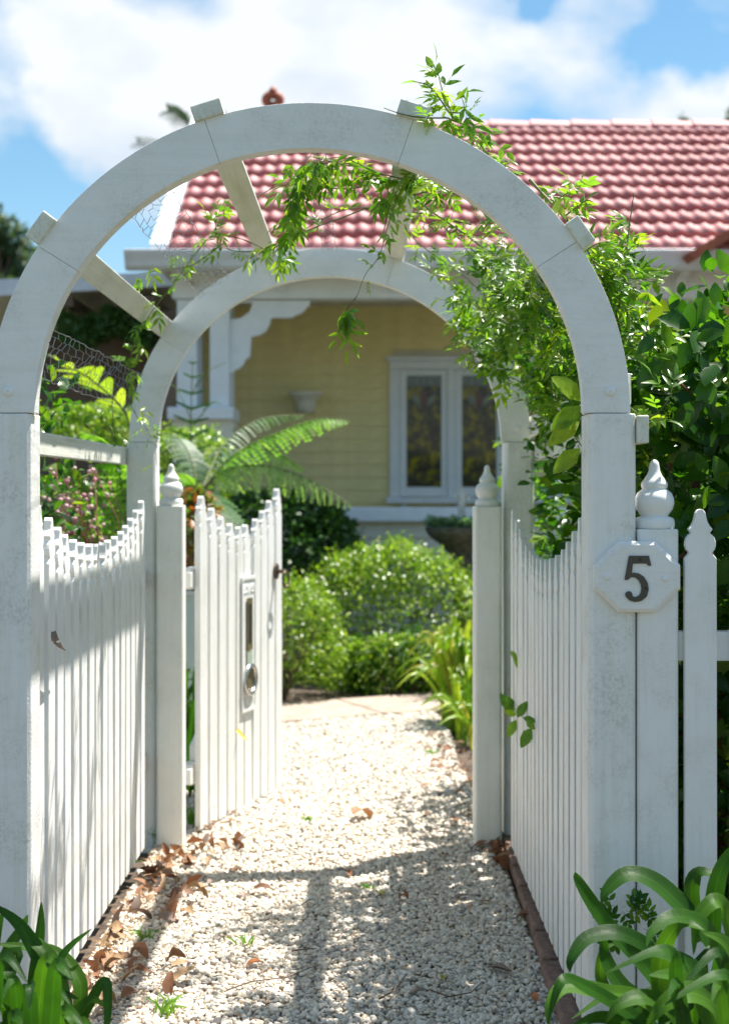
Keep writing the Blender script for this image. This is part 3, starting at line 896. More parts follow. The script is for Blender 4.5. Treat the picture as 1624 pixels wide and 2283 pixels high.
# ------------------------------------------------------------------ wire netting under the slats
def netting(name, a0, a1, y0, y1, nu, nv, sag, label, par=None):
    """hexagonal wire strip lying on the curve between angles a0..a1"""
    mb = MB()
    def P(u, v):
        a = R(a0+(a1-a0)*u); y_ = y0+(y1-y0)*v
        s_ = sag*math.sin(math.pi*v)*(0.6+0.4*math.sin(u*7)) + 0.006*math.sin(v*31+u*9)
        return Vector((CX+(0.700-s_)*math.cos(a), y_, CZ+(0.678-s_)*math.sin(a)))
    jit = {}
    def Q(i, j):
        if (i, j) not in jit:
            jit[(i, j)] = P((i+random.uniform(-.18,.18))/nu, (j+random.uniform(-.15,.15))/nv)
        return jit[(i, j)]
    for i in range(nu):
        for j in range(nv):
            # zigzag wires, paired twists
            if (i+j) % 2 == 0:
                mb.tube([Q(i, j), Q(i+1, j)], 0.0009, 3)
            mb.tube([Q(i, j), Q(i, j+1)], 0.00055, 3) if i in (0, nu-1) else None
            if (i+j) % 2 == 0 and j+1 <= nv:
                pass
    for i in range(nu+1):
        for j in range(nv):
            mb.tube([Q(i, j) if (i+j) % 2 else Q(i, j), Q(i, j+1)], 0.00055, 3)
    # frayed edge wires thicker
    mb.tube([Q(0, j) for j in range(nv+1)], 0.0011, 4); mb.tube([Q(nu, j) for j in range(nv+1)], 0.0011, 4)
    return part(name, mb, M_WIRE, label=label, cat='wire netting')
netting('wire_netting', 160, 171, FY+0.1, BY-0.02, 6, 52, 0.015, 'crumpled strip of chicken wire low on the left inside of the arch')
netting('wire_netting', 121, 131, FY+0.1, BY-0.02, 6, 46, 0.03, 'thin chicken wire strip high on the left between two slats')
netting('wire_netting', 88, 92, FY+0.1, BY-0.02, 3, 44, 0.02, 'narrow chicken wire strip hanging under the top of the arch')
netting('wire_netting', 40, 52, FY+0.3, BY-0.02, 7, 46, 0.03, 'chicken wire strip tangled in the vine on the right of the arch')

# ------------------------------------------------------------------ house
HX0 = WX(440, 13.0)
house = empty('house', (2.0, 12.5, 0), label='cream and ochre weatherboard house with red tiled roof and a porch behind the garden', cat='house')
# porch back wall of lapped boards
wall = obj('wall', None, None, house); wall.location = (0, 0.6, 0)
def hpart(name, mb, mat, parent=house, **kw):
    o = part(name, mb, mat, parent, **kw); fix(o); return o
z = 0.35; Yw = 13.0
bi = 0
wz0, wz1 = WZ(1109, Yw), WZ(797, Yw)
wx0, wx1 = WX(868, Yw), WX(1185, Yw)
while z < 3.25:
    zt = z+0.118
    def board(x0, x1):
        mb = MB(); mb.prism([(Yw-0.020, z), (Yw-0.003, zt), (Yw+0.03, zt), (Yw+0.03, z)], 'x', x0, x1)
        return mb
    if zt > wz0 and z < wz1:
        hpart('board', board(HX0, wx0+0.03), M_YELLOW, wall); hpart('board', board(wx1-0.03, 5.2), M_YELLOW, wall)
    else:
        hpart('board', board(HX0, 5.2), M_YELLOW, wall)
    z = zt - 0.0015
mb = MB(); mb.box(HX0-0.02, 5.2, Yw+0.031, Yw+0.15, 0.0, 3.25); hpart('wall_core', mb, M_CREAM)
mb = MB(); mb.box(HX0-0.10, HX0-0.0005, Yw-0.03, Yw+0.15, 0.3, 3.25); hpart('corner_board', mb, M_WHITE_H)
# window: three casements in a wide frame
win = obj('window', None, None, house); win.location = (0, 0.4, 0)
Yf = Yw-0.045
def wbox(name, pa, pb_, qa, qb, y0, y1, mat, bev=0.004):
    mb = MB(); mb.box(WX(pa, Yw), WX(pb_, Yw), y0, y1, WZ(qb, Yw), WZ(qa, Yw)); return hpart(name, mb, mat, win, bev=bev)
wbox('frame', 868, 1262, 806, 824, Yf-0.01, Yw, M_WHITE_H)
wbox('frame', 860, 1270, 796, 805.6, Yf-0.035, Yw, M_WHITE_H)
wbox('frame', 868, 890, 824.3, 1108, Yf-0.01, Yw, M_WHITE_H)
wbox('frame', 996, 1013, 824.3, 1108, Yf-0.01, Yw, M_WHITE_H)
wbox('frame', 1119, 1136, 824.3, 1108, Yf-0.01, Yw, M_WHITE_H)
wbox('frame', 1240, 1262, 824.3, 1108, Yf-0.01, Yw, M_WHITE_H)
wbox('sill', 860, 1270, 1108.4, 1122, Yf-0.09, Yw, M_WHITE_H)
for (a, b) in ((890.5, 995.5), (1013.5, 1118.5), (1136.5, 1239.5)):
    ia, ib = a+15, b-13
    wbox('sash', a, ia, 825, 1107, Yf+0.004, Yw+0.005, M_WHITE_H); wbox('sash', ib, b, 825, 1107, Yf+0.004, Yw+0.005, M_WHITE_H)
    wbox('sash', ia+.1, ib-.1, 825, 838, Yf+0.004, Yw+0.005, M_WHITE_H); wbox('sash', ia+.1, ib-.1, 1086, 1107, Yf+0.004, Yw+0.005, M_WHITE_H)
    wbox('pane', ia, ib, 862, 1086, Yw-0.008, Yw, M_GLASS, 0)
    # leadlight strip of pale pieces over the pane
    nn = 5
    for k in range(nn):
        wbox('pane', ia+(ib-ia)*k/nn+.5, ia+(ib-ia)*(k+1)/nn-.5, 838.5, 861, Yw-0.009, Yw, M_STAINW, 0)
    mc = (ia+ib)/2
    mb = MB(); mb.prism([(WX(mc, Yw), WZ(866, Yw)), (WX(mc+9, Yw), WZ(884, Yw)), (WX(mc+4, Yw), WZ(910, Yw)), (WX(mc-4, Yw), WZ(910, Yw)), (WX(mc-9, Yw), WZ(884, Yw))], 'y', Yw-0.0105, Yw-0.0085)
    hpart('pane', mb, M_STAINR, win, label='small red stained glass flower')
    mb = MB()
    for s_ in (-1, 1):
        mb.prism([(WX(mc+s_*10, Yw), WZ(888, Yw)), (WX(mc+s_*26, Yw), WZ(876, Yw)), (WX(mc+s_*24, Yw), WZ(896, Yw)), (WX(mc+s_*7, Yw), WZ(908, Yw))], 'y', Yw-0.0105, Yw-0.0085)
    hpart('pane', mb, M_STAINW, win)
# small corbels under sill
for px in (900, 1020, 1128, 1235):
    wbox('corbel', px-6, px+6, 1122.4, 1134, Yw-0.07, Yw, M_WHITE_H)
# porch floor, low front wall
Yq = 11.0
mb = MB(); mb.box(WX(390, Yq), 5.2, 11.0, 13.0, 0.0, 0.32); hpart('porch_floor', mb, M_FLOOR)
lw = obj('porch_parapet', None, None, house); lw.location = (0, -1.5, 0)
z = -0.05; zc = WZ(1163, Yq)
while z < zc-0.01:
    zt = min(z+0.12, zc)
    mb = MB(); mb.prism([(Yq-0.002-0.018, z), (Yq-0.004, zt), (Yq+0.06, zt), (Yq+0.06, z)], 'x', WX(522, Yq), 5.2)
    hpart('board', mb, M_CREAM, lw); z = zt+0.0005
mb = MB(); mb.box(WX(523, Yq), 5.2, Yq-0.10, Yq+0.16, zc+0.001, WZ(1131, Yq)); hpart('cap', mb, M_WHITE_H, lw, bev=0.01)
# pier and paired porch posts
pier = obj('porch_pier', None, None, house); pier.location = (0, -1.5, 0)
z = -0.05; zc2 = WZ(937, Yq)
while z < zc2-0.01:
    zt = min(z+0.12, zc2)
    mb = MB(); mb.prism([(WX(385, Yq)-.006, z), (WX(520, Yq)+.006, z), (WX(520, Yq)-.004, zt), (WX(385, Yq)+.004, zt)], 'y', Yq-0.06, Yq+0.40)
    hpart('board', mb, M_CREAM, pier); z = zt+0.0005
mb = MB(); mb.box(WX(377, Yq), WX(523, Yq), Yq-0.12, Yq+0.45, zc2+0.001, WZ(909, Yq)); hpart('cap', mb, M_WHITE_H, pier, bev=0.01)
for (a, b) in ((395, 440), (468, 512)):
    mb = MB(); mb.box(WX(a, Yq), WX(b, Yq), Yq-0.03, Yq+0.12, WZ(909, Yq)+0.001, WZ(668, Yq)); hpart('porch_post', mb, M_WHITE_H, house, bev=0.01)
    mb = MB(); mb.box(WX(a, Yq), WX(b, Yq), Yq+0.26, Yq+0.40, WZ(909, Yq)+0.001, WZ(668, Yq)); hpart('porch_post', mb, M_WHITE_H, house, bev=0.01)
mb = MB(); mb.box(WX(385, Yq), 5.2, Yq-0.05, Yq+0.14, WZ(667, Yq), WZ(606, Yq)); hpart('porch_beam', mb, M_WHITE_H, house, bev=0.006)
# fretwork bracket
br = [(512, 668.5), (690, 668.5), (690, 680), (683, 684), (678, 692), (668, 700), (655, 702), (653, 708), (604, 708), (601, 722), (592, 738), (578, 747), (560, 750), (557, 790), (556, 797), (548, 799), (543, 812), (532, 822), (521, 826), (519, 832), (512, 832), (512, 712), (535, 706), (552, 692), (560, 680), (562, 672), (512, 672)]
mb = MB(); mb.prism([(WX(a, Yq), WZ(b, Yq)) for a, b in br[:21]] + [(WX(512, Yq), WZ(712, Yq)), (WX(537, Yq), WZ(708, Yq)), (WX(556, Yq), WZ(694, Yq)), (WX(562, Yq), WZ(674, Yq)), (WX(512, Yq), WZ(673, Yq))], 'y', Yq+0.01, Yq+0.055)
hpart('bracket', mb, M_WHITE_H, house, bev=0.004)
# eave: soffit, fascia, gutter, brackets
Yg = 10.5
gz1, gz0 = WZ(557, Yg), WZ(602, Yg)
mb = MB(); mb.box(WX(340, Yg), 5.4, Yg+0.10, 13.0, gz0+0.055, gz0+0.075); hpart('soffit', mb, M_SOFFIT)
mb = MB(); mb.box(WX(330, Yg), 5.4, Yg+0.105, Yg+0.13, gz0+0.0755, gz1-0.01); hpart('fascia', mb, M_WHITE_H)
gut = [(Yg+0.103, gz1-0.005), (Yg+0.103, gz0+0.01), (Yg+0.03, gz0+0.005), (Yg-0.005, gz0+0.03), (Yg-0.02, gz0+0.07), (Yg-0.05, gz1-0.03), (Yg-0.058, gz1-0.005), (Yg-0.052, gz1), (Yg-0.03, gz1-0.002), (Yg-0.01, gz1-0.03), (Yg+0.09, gz1-0.03), (Yg+0.095, gz1-0.005)]
mb = MB(); mb.prism(gut, 'x', WX(278, Yg), 5.5); hpart('gutter', mb, M_GUTTER)
for px in (620, 880, 1150, 1540, 1800):
    mb = MB(); mb.prism([(Yg+0.14, gz0+0.05), (Yg+0.55, gz0+0.05), (Yg+0.55, gz0-0.12), (Yg+0.42, gz0-0.10), (Yg+0.32, gz0-0.02), (Yg+0.2, gz0-0.0)], 'x', WX(px, Yg)-0.035, WX(px, Yg)+0.035)
    hpart('eave_bracket', mb, M_WHITE_H)
# roof: tiles one by one
RY0, RY1 = 10.52, 13.2
RZ0, RZ1 = WZ(560, 10.52), WZ(283, 13.2)
slope = math.atan2(RZ1-RZ0, RY1-RY0); slen = math.hypot(RZ1-RZ0, RY1-RY0)
RX0 = WX(378, 10.6)
roof = obj('roof', None, None, house); roof.location = (0, -1.0, 2.9)
mb = MB(); mb.prism([(RY0+0.01, RZ0-0.06), (RY1, RZ1-0.06), (RY1+2.7, RZ0-0.06)], 'x', RX0+0.02, 5.4); hpart('roof_deck', mb, M_SOFFIT, roof)
rows = 11; ex = slen/rows
tw = 0.2285
def tile_mesh():
    n = 13; vs = []; fs = []
    Lt = ex+0.045
    def prof(u):
        s_ = math.sin(u*2*math.pi*2 - 1.2)
        return 0.0125*(abs(s_)**0.8*(1 if s_ > 0 else -0.6))
    for i in range(n):
        u = i/(n-1); x_ = (u-0.5)*(tw+0.004)
        zz = prof(u)
        vs += [(x_, 0, zz+0.040), (x_, Lt, zz+0.000), (x_, 0.004, zz+0.002)]
    for i in range(n-1):
        a = 3*i; b = a+3
        fs += [(a, b, b+1, a+1), (a+2, b+2, b, a)]
    me = bpy.data.meshes.new('tile'); me.from_pydata(vs, [], fs)
    me.polygons.foreach_set('use_smooth', [i % 2 == 0 for i in range(len(fs))]); me.update()
    me.materials.append(M_TILE)
    return me
TM = tile_mesh()
ncol = int((5.3-RX0)/tw)
cnt = 0
stuffV = []; stuffF = []
vis = int((WX(1700, 12)-RX0)/tw)
for r in range(rows):
    y_ = RY0 - 0.02 + r*ex*math.cos(slope); z_ = RZ0 - 0.004 + r*ex*math.sin(slope)
    for c in range(ncol):
        x_ = RX0 + (c+0.5)*tw
        if c <= vis and cnt < 300:
            o = bpy.data.objects.new('tile', TM); COL.objects.link(o); o.parent = roof
            o.location = Vector((x_+random.uniform(-.002,.002), y_, z_+random.uniform(-.002,.003))) - root_off(roof)
            o.rotation_euler = (slope+random.uniform(-.008,.008), 0, random.uniform(-.006,.006)); cnt += 1
        else:
            M_ = Matrix.Translation((x_, y_, z_)) @ Matrix.Rotation(slope, 4, 'X')
            b0 = len(stuffV); stuffV += [M_ @ v.co for v in TM.vertices]; stuffF += [tuple(i+b0 for i in p_.vertices) for p_ in TM.polygons]
if stuffV:
    mb = MB(); mb.add(stuffV, stuffF); part('roof_tiles', mb, M_TILE, roof, kind='stuff', smooth=True)
# ridge caps
x = RX0; k = 0
while x < 5.3:
    vs, fs = [], []
    n = 9
    for i in range(n):
        a = math.pi*i/(n-1)
        for (xx, rr_) in ((x-0.02, 0.118), (x+0.375, 0.100)):
            vs.append((xx, RY1 + rr_*math.cos(a)*1.1, RZ1 - 0.045 + rr_*math.sin(a)*0.95))
    for i in range(n-1):
        fs.append((2*i, 2*i+1, 2*i+3, 2*i+2))
    fs.append(tuple(2*i for i in range(n)))
    mb = MB(); mb.add(vs, fs); hpart('ridge_tile', mb, M_TILE, roof, smooth=False)
    x += 0.374
# white barge board at the left gable and the pale gable capping
mb = MB()
q = [(10.50, WZ(565, 10.5)-0.05), (10.50, WZ(552, 10.5)+0.03), (13.25, WZ(246, 13.25)), (13.25, WZ(275, 13.25)-0.1)]
mb.prism(q, 'x', RX0-0.135, RX0-0.005); hpart('barge_board', mb, M_WHITE_H, roof, bev=0.005)
mb = MB(); mb.prism([(10.9, 2.85), (13.2, RZ1-0.15), (15.5, 2.85)], 'x', RX0+0.1, RX0+0.15); hpart('gable', mb, M_CREAM, roof)
# finial on the ridge
fx, fy = WX(608, 13.2), 13.2; fz = RZ1+0.03
mb = MB(); mb.lathe([(0.09, 0), (0.09, 0.06), (0.05, 0.09), (0.05, 0.13), (0.075, 0.17)], (fx, fy, fz), 14)
n = 14
for s_ in (-1, 1):
    mb.tube([(fx+s_*0.065*math.sin(a), fy, fz+0.17+0.10*(1-math.cos(a))/2) for a in [i*math.pi/9 for i in range(10)]], 0.042, 8)
mb.lathe([(0.03, 0), (0.045, 0.02), (0.03, 0.045), (0.016, 0.06), (0.004, 0.075)], (fx, fy, fz+0.28), 12)
hpart('ridge_finial', mb, M_TERRA, roof, smooth=True)
# small projecting gable roof at the far right edge
mb = MB(); mb.prism([(WX(1530, 10.3), WZ(566, 10.3)), (WX(1760, 10.3), WZ(430, 10.3)), (WX(1990, 10.3), WZ(566, 10.3)), (WX(1970, 10.3), WZ(580, 10.3)), (WX(1760, 10.3), WZ(452, 10.3)), (WX(1545, 10.3), WZ(580, 10.3))], 'y', 10.25, 11.6)
hpart('side_gable_roof', mb, M_TERRA, roof)

# cream bowl lamp on the porch wall
lz0, lz1 = WZ(922, 12.85), WZ(875, 12.85)
lp_ = empty('wall_lamp', (WX(681, 12.85), 12.9, lz0), label='cream bowl-shaped wall lamp on the ochre boards left of the window', cat='wall lamp')
mb = MB(); mb.lathe([(0.035, 0), (0.085, 0.01), (0.090, (lz1-lz0)*.45), (0.100, (lz1-lz0)*.68), (0.150, (lz1-lz0)*.82), (0.158, lz1-lz0), (0.14, lz1-lz0), (0.08, (lz1-lz0)*.7)], (WX(681, 12.8), 12.8, lz0), 24)
o = part('bowl', mb, M_CREAM, lp_, smooth=True); fix(o)
mb = MB(); mb.box(WX(681, 12.9)-.05, WX(681, 12.9)+.05, 12.85, 12.995, lz0+.02, lz0+.10); part('bracket', mb, M_CREAM, lp_)

# ------------------------------------------------------------------ carport on the left
cp = empty('carport', (-2.5, 13, 0), label='low carport with a pale fascia and dark shade under its roof at the left', cat='carport')
Yc = 12.0
mb = MB(); mb.prism([(WX(-160, Yc), WZ(668, Yc)), (WX(395, Yc), WZ(636, Yc)), (WX(395, Yc), WZ(604, Yc)), (WX(-160, Yc), WZ(630, Yc))], 'y', Yc, Yc+0.05); fix(part('fascia', mb, M_GUTTER, cp))
mb = MB(); mb.prism([(WX(-160, Yc), WZ(662, Yc)), (WX(392, Yc), WZ(630, Yc)), (WX(392, Yc), WZ(612, Yc)), (WX(-160, Yc), WZ(638, Yc))], 'y', Yc+0.051, 15.0); fix(part('roof', mb, M_SOFFIT, cp))
mb = MB(); mb.box(WX(-160, Yc), WX(425, 14.8), 14.8, 14.95, 0, 3.0); fix(part('back_wall', mb, M_BROWNW, cp))
mb = MB(); mb.box(WX(392, 12.0)-0.12, WX(392, 12.0), 12.06, 14.7, 0, 2.8); fix(part('side_wall', mb, M_BROWNW, cp))
for px in (150, 262, 330):
    mb = MB(); mb.box(WX(px, 12.3), WX(px, 12.3)+0.09, 12.1, 14.7, WZ(686, 12.2), WZ(664, 12.2)); fix(part('rafter', mb, M_BROWNW, cp))
mb = MB(); mb.box(WX(100, 13), WX(350, 13), 13.0, 13.1, WZ(800, 13), WZ(770, 13)); fix(part('beam', mb, M_BROWNW, cp))

# pale board behind the gate hinge
mb = MB(); mb.box(WX(395, 6.9), WX(470, 6.9), 6.90, 6.94, 0.0, WZ(1326, 6.9)); 
bd = part('screen', mb, M_PANEL, bev=0.004, label='pale green painted board seen through the gap by the gate hinges', cat='panel')
mb = MB(); mb.box(WX(393, 6.9), WX(472, 6.9), 6.885, 6.955, WZ(1326, 6.9)+0.001, WZ(1318, 6.9)); part('cap', mb, M_WHITE_H, bd)

# ------------------------------------------------------------------ foliage machinery
def leaf_arrays(length, width, stations=(0, .3, .65, 1), shape=(0.06, 1.0, .72, 0.0), fold=0.25, droop=0.25):
    """x = along, y = across, z = up. 3 verts per station"""
    V = []; Fc = []
    for s_, w in zip(stations, shape):
        hw = width/2*w
        zc_ = -droop*length*s_*s_
        V += [(s_*length, -hw, zc_+fold*hw), (s_*length, 0, zc_), (s_*length, hw, zc_+fold*hw)]
    for i in range(len(stations)-1):
        a = 3*i
        Fc += [(a, a+3, a+4, a+1), (a+1, a+4, a+5, a+2)]
    return np.array(V), np.array(Fc)
def compound(nl, leaflet, spread=0.8, lng=1.0):
    """pinnate spray of leaflets: one terminal and pairs"""
    V0, F0 = leaflet
    Vs = []; Fs = []; o_ = 0
    Lr = V0[:, 0].max()*1.25*lng
    items = [(1.0, 0)]
    for k in range(nl):
        t_ = 1.0 - (k+0.6)/(nl+0.2)
        items += [(t_, 55), (t_, -55)]
    for (t_, ang) in items:
        a = R(ang*spread + (random.uniform(-9, 9)))
        c, s_ = math.cos(a), math.sin(a)
        sc_ = random.uniform(.8, 1.1)
        tl = R(random.uniform(-25, 25))
        P_ = V0.copy()*sc_
        y_, z_ = P_[:, 1]*math.cos(tl)-P_[:, 2]*math.sin(tl), P_[:, 1]*math.sin(tl)+P_[:, 2]*math.cos(tl)
        X = P_[:, 0]*c - y_*s_ + t_*Lr; Yy = P_[:, 0]*s_ + y_*c
        Vs.append(np.stack([X, Yy, z_ - 0.12*t_*Lr], 1)); Fs.append(F0+o_); o_ += len(V0)
    # rachis
    V = np.vstack(Vs); Fc = np.vstack(Fs)
    rv = np.array([(0, -.0006, 0), (0, .0006, 0), (Lr, .0004, -0.12*Lr), (Lr, -.0004, -0.12*Lr)])
    Fc = np.vstack([Fc, np.array([[0, 1, 2, 3]])+len(V)]); V = np.vstack([V, rv])
    return V, Fc
def frames(D, U):
    X = D/np.linalg.norm(D, axis=1, keepdims=True)
    Z = U - (U*X).sum(1, keepdims=True)*X
    ln = np.linalg.norm(Z, axis=1, keepdims=True); Z = np.where(ln < 1e-4, np.array([[0, 0, 1.]]), Z/np.maximum(ln, 1e-4))
    Yv = np.cross(Z, X)
    return np.stack([X, Yv, Z], 2)
def scatter_mesh(name, templates, P, D, U, Sc):
    n = len(P)
    Rm = frames(D, U)
    ti = rng.integers(0, len(templates), n)
    Vall, Fall, Tall = [], [], []; off = 0
    for k, (V0, F0) in enumerate(templates):
        sel = np.where(ti == k)[0]
        if not len(sel): continue
        V = np.einsum('nij,kj->nki', Rm[sel], V0)*Sc[sel][:, None, None] + P[sel][:, None, :]
        FF = (F0[None] + (np.arange(len(sel))*len(V0))[:, None, None]).reshape(-1, 4) + off
        Vall.append(V.reshape(-1, 3)); Fall.append(FF); Tall.append(np.repeat(rng.uniform(0, 1, len(sel)), len(F0))); off += len(sel)*len(V0)
    return fast_mesh(name, np.vstack(Vall), np.vstack(Fall), np.concatenate(Tall))
def leafy(name, parent, templates, P, D, U, Sc, mat, nparts=0, partname='leaf', massname='foliage', front=None):
    """the nparts leaves nearest to the camera become parts, the rest one mass"""
    off = root_off(parent) if parent is not None else Vector((0, 0, 0))
    order = np.argsort(np.linalg.norm(P - np.array([0, 0, EYE]), axis=1)) if front is None else front
    a, b = order[:nparts], order[nparts:]
    if len(b):
        me = scatter_mesh(massname, templates, P[b]-np.array(off), D[b], U[b], Sc[b])
        o = obj(massname, me, mat, parent, (0, 0, 0), kind='stuff') if parent is not None else obj(massname, me, mat, None, (0, 0, 0))
    if len(a):
        mes = []
        for k, (V0, F0) in enumerate(templates):
            m_ = fast_mesh(partname, V0, F0, np.zeros(len(F0))); m_.materials.append(mat); mes.append(m_)
        Rm = frames(D[a], U[a])
        for i, ii in enumerate(a):
            o = bpy.data.objects.new(partname, mes[int(rng.integers(0, len(mes)))]); COL.objects.link(o); o.parent = parent
            M_ = Matrix.Identity(4)
            for r_ in range(3):
                for c_ in range(3): M_[r_][c_] = float(Rm[i, r_, c_])*float(Sc[ii])
            M_.translation = Vector(P[ii]) - off
            o.matrix_local = M_

def norm(a): return a/np.maximum(np.linalg.norm(a, axis=1, keepdims=True), 1e-9)

# ---- broad-leaved hedge on the right
OV = [leaf_arrays(1, .56, (0, .12, .38, .68, .9, 1), (0.04, .35, .95, .85, .38, 0), f, d) for f, d in ((.25, .2), (.15, .35), (.35, .1))]
def hedge_points(n, box, shape=None):
    x0, x1, y0, y1, z0, z1 = box
    P = rng.uniform((x0, y0, z0), (x1, y1, z1), (n*4, 3))
    c = np.array([(x0+x1)/2, (y0+y1)/2, (z0+z1)/2]); h = np.array([(x1-x0)/2, (y1-y0)/2, (z1-z0)/2])
    q = np.abs((P-c)/h)
    # keep mostly the outer shell, bumpy outline
    edge = q.max(1)
    bump_ = 0.10*np.sin(P[:, 0]*9+P[:, 2]*7)+0.08*np.sin(P[:, 1]*11+P[:, 0]*5)
    keep = (edge > 0.45) | (rng.uniform(size=len(P)) < 0.35)
    if shape: keep &= shape(P, bump_)
    P = P[keep]
    P = P[:n]
    D = norm((P-c)/h*0.7 + rng.normal(0, .6, P.shape) + np.array([0, -.15, .15]))
    U = norm(rng.normal(0, .5, P.shape) + np.array([0.1, -0.25, 1.0]))
    return P, D, U
hedge = empty('hedge', (1.15, 3.9, 0), label='tall hedge of broad glossy leaves behind the right picket fence', cat='hedge')
def hs_shape(P, b):
    top = 1.68 + 0.06*np.sin(P[:, 0]*8) + b*0.5 - np.clip(P[:, 0]-1.0, 0, 1)*0.05 - np.clip(0.8-P[:, 0], 0, 1)*0.1
    return (P[:, 2] < top)
P, D, U = hedge_points(13000, (0.66, 1.9, 3.36, 4.6, 0.0, 1.85), hs_shape)
Sc = rng.uniform(0.035, 0.072, len(P))
leafy('hedge', hedge, OV, P, D, U, Sc, M_HEDGE, 0)
# a front layer of clear single leaves
n = 300
P = np.stack([rng.uniform(0.66, 1.02, n), rng.uniform(3.27, 3.44, n), rng.uniform(0.15, 1.64, n)], 1)
P[:, 2] = np.where(rng.uniform(size=n) < .72, rng.uniform(1.15, 1.68, n), P[:, 2])
D = norm(np.stack([rng.normal(0, .8, n), rng.normal(-.5, .3, n), rng.normal(-.1, .7, n)], 1))
U = norm(np.stack([rng.normal(0, .4, n), rng.normal(-.9, .3, n), rng.uniform(.2, 1, n)], 1))
leafy('hedge', hedge, OV, P, D, U, rng.uniform(0.055, 0.105, n), M_HEDGE, n)
for (a, b, c) in ((((1500, 1230), (1497, 1100), (1488, 990)), 3.50, .0075), (((1525, 1210), (1545, 1130), (1556, 1050)), 3.48, .006), (((1560, 1010), (1575, 960), (1590, 880)), 3.46, .005), (((1600, 940), (1520, 860), (1470, 800)), 3.45, .0045), (((1440, 1300), (1600, 1180), (1700, 1150)), 3.55, .008), (((1330, 1600), (1420, 1300), (1500, 1150)), 3.8, .012), (((1520, 1700), (1530, 1400), (1600, 1200)), 3.7, .012), (((1610, 2000), (1600, 1500), (1560, 1300)), 3.75, .014)):
    mb = MB(); mb.tube([PT(x_, y_, b) for x_, y_ in a], c, 7, c*0.7); part('branch', mb, M_CUT, hedge, smooth=True)
mb = MB()
for _ in range(240):
    s_ = Vector((random.uniform(.72, 1.8), random.uniform(3.5, 4.4), random.uniform(0.3, 1.3)))
    e_ = s_ + Vector((random.uniform(-.18, .18), random.uniform(-.15, .1), random.uniform(-.05, .25)))
    m_ = (s_+e_)/2 + Vector((random.uniform(-.03, .03), 0, random.uniform(-.03, .03)))
    mb.tube([s_, m_, e_], 0.0022, 4, 0.001)
part('twigs', mb, M_BARK, hedge, kind='stuff')
mb = MB()
for x_, y_ in ((.9, 3.9), (1.3, 4.0), (1.65, 3.85)):
    mb.tube([(x_, y_, -.05), (x_+.02, y_, .5), (x_-.03, y_+.05, 1.1), (x_+.05, y_, 1.5)], .03, 8, .012)
part('trunk', mb, M_BARK, hedge)

# ---- shrub behind the right side panel
sh = empty('shrub', (0.95, 5.3, 0), label='glossy green shrub behind the shaded right picket panel', cat='shrub')
P, D, U = hedge_points(8000, (0.60, 1.5, 3.45, 6.3, 0.1, 1.95), lambda P, b: P[:, 2] < np.where(P[:, 1] < 5.2, 1.72, 1.50)+b)
leafy('shrub', sh, OV, P, D, U, rng.uniform(0.04, 0.075, len(P)), M_HEDGE, 60)
mb = MB(); mb.tube([(.95, 5.2, -.05), (.93, 5.2, .7), (1.0, 5.3, 1.2)], .03, 8, .012); part('trunk', mb, M_BARK, sh)
# ---- shrub to the left, outside the left panel
sh = empty('shrub', (-1.02, 4.6, 0), label='upright shrub of small round glossy leaves outside the left front arch post', cat='shrub')
def lsh(P, b): return P[:, 2] < 1.66+b*0.4
P, D, U = hedge_points(1900, (-1.35, -0.97, 3.9, 5.0, 0.2, 1.75), lsh)
leafy('shrub', sh, OV, P, D, U, rng.uniform(0.035, 0.06, len(P)), M_HEDGE, 80)
mb = MB(); mb.tube([(-1.12, 4.5, -.05), (-1.1, 4.5, .8), (-1.13, 4.5, 1.5)], .022, 8, .008); part('trunk', mb, M_BARK, sh)

# ---- domes and mounds of small leaves
SM = [leaf_arrays(1, .55, (0, .45, 1), (0.1, 1, 0.0), .3, .2), leaf_arrays(1, .45, (0, .5, 1), (0.1, 1, 0.0), .2, .4)]
def mound(name, c, r, n, size, mat, label, cat='shrub', group=None, bumps=0.055, templ=SM, trunk=True, nparts=0, low=0.0, rot=None):
    e = empty(name, (c[0], c[1], 0), label=label, cat=cat, group=group)
    d = norm(rng.normal(size=(n, 3))); d[:, 2] = np.where(d[:, 2] < -0.55, -d[:, 2], d[:, 2])
    rad = 1 - rng.normal(0.02, .06, n) + bumps*(np.sin(d[:, 0]*7+c[0])*np.sin(d[:, 2]*8)+np.sin(d[:, 1]*9)+0.6*np.sin(d[:, 0]*17+d[:, 2]*13))*0.6
    rad = np.where(rng.uniform(size=n) < .25, rad*rng.uniform(.5, 1, n), rad)
    P = d*rad[:, None]*np.array(r) + np.array(c)
    P[:, 2] = np.maximum(P[:, 2], 0.02+low)
    D = norm(d*.5 + rng.normal(0, .75, (n, 3)) + np.array([0, 0, .2])); U = norm(rng.normal(0, .5, (n, 3)) + np.array([0, -.1, 1]) + d*0.5)
    leafy(name, e, templ, P, D, U, rng.uniform(size[0], size[1], n), mat, nparts)
    if trunk:
        mb = MB()
        for _ in range(6):
            a = random.uniform(0, 6.28)
            mb.tube([(c[0], c[1], -.03), (c[0]+.3*r[0]*math.cos(a), c[1]+.3*r[1]*math.sin(a), c[2]*.7), (c[0]+.75*r[0]*math.cos(a), c[1]+.75*r[1]*math.sin(a), c[2]+r[2]*.6)], .012, 5, .004)
        part('stems', mb, M_BARK, e, kind='stuff')
    return e
mound('box_bush', (WX(628, 8.75), 8.75, WZ(1440, 8.75)), (0.38, 0.35, 0.41), 5200, (.020, .036), M_BOX, 'smaller clipped box bush right behind the open gate', 'bush', 'clipped rounded bushes')
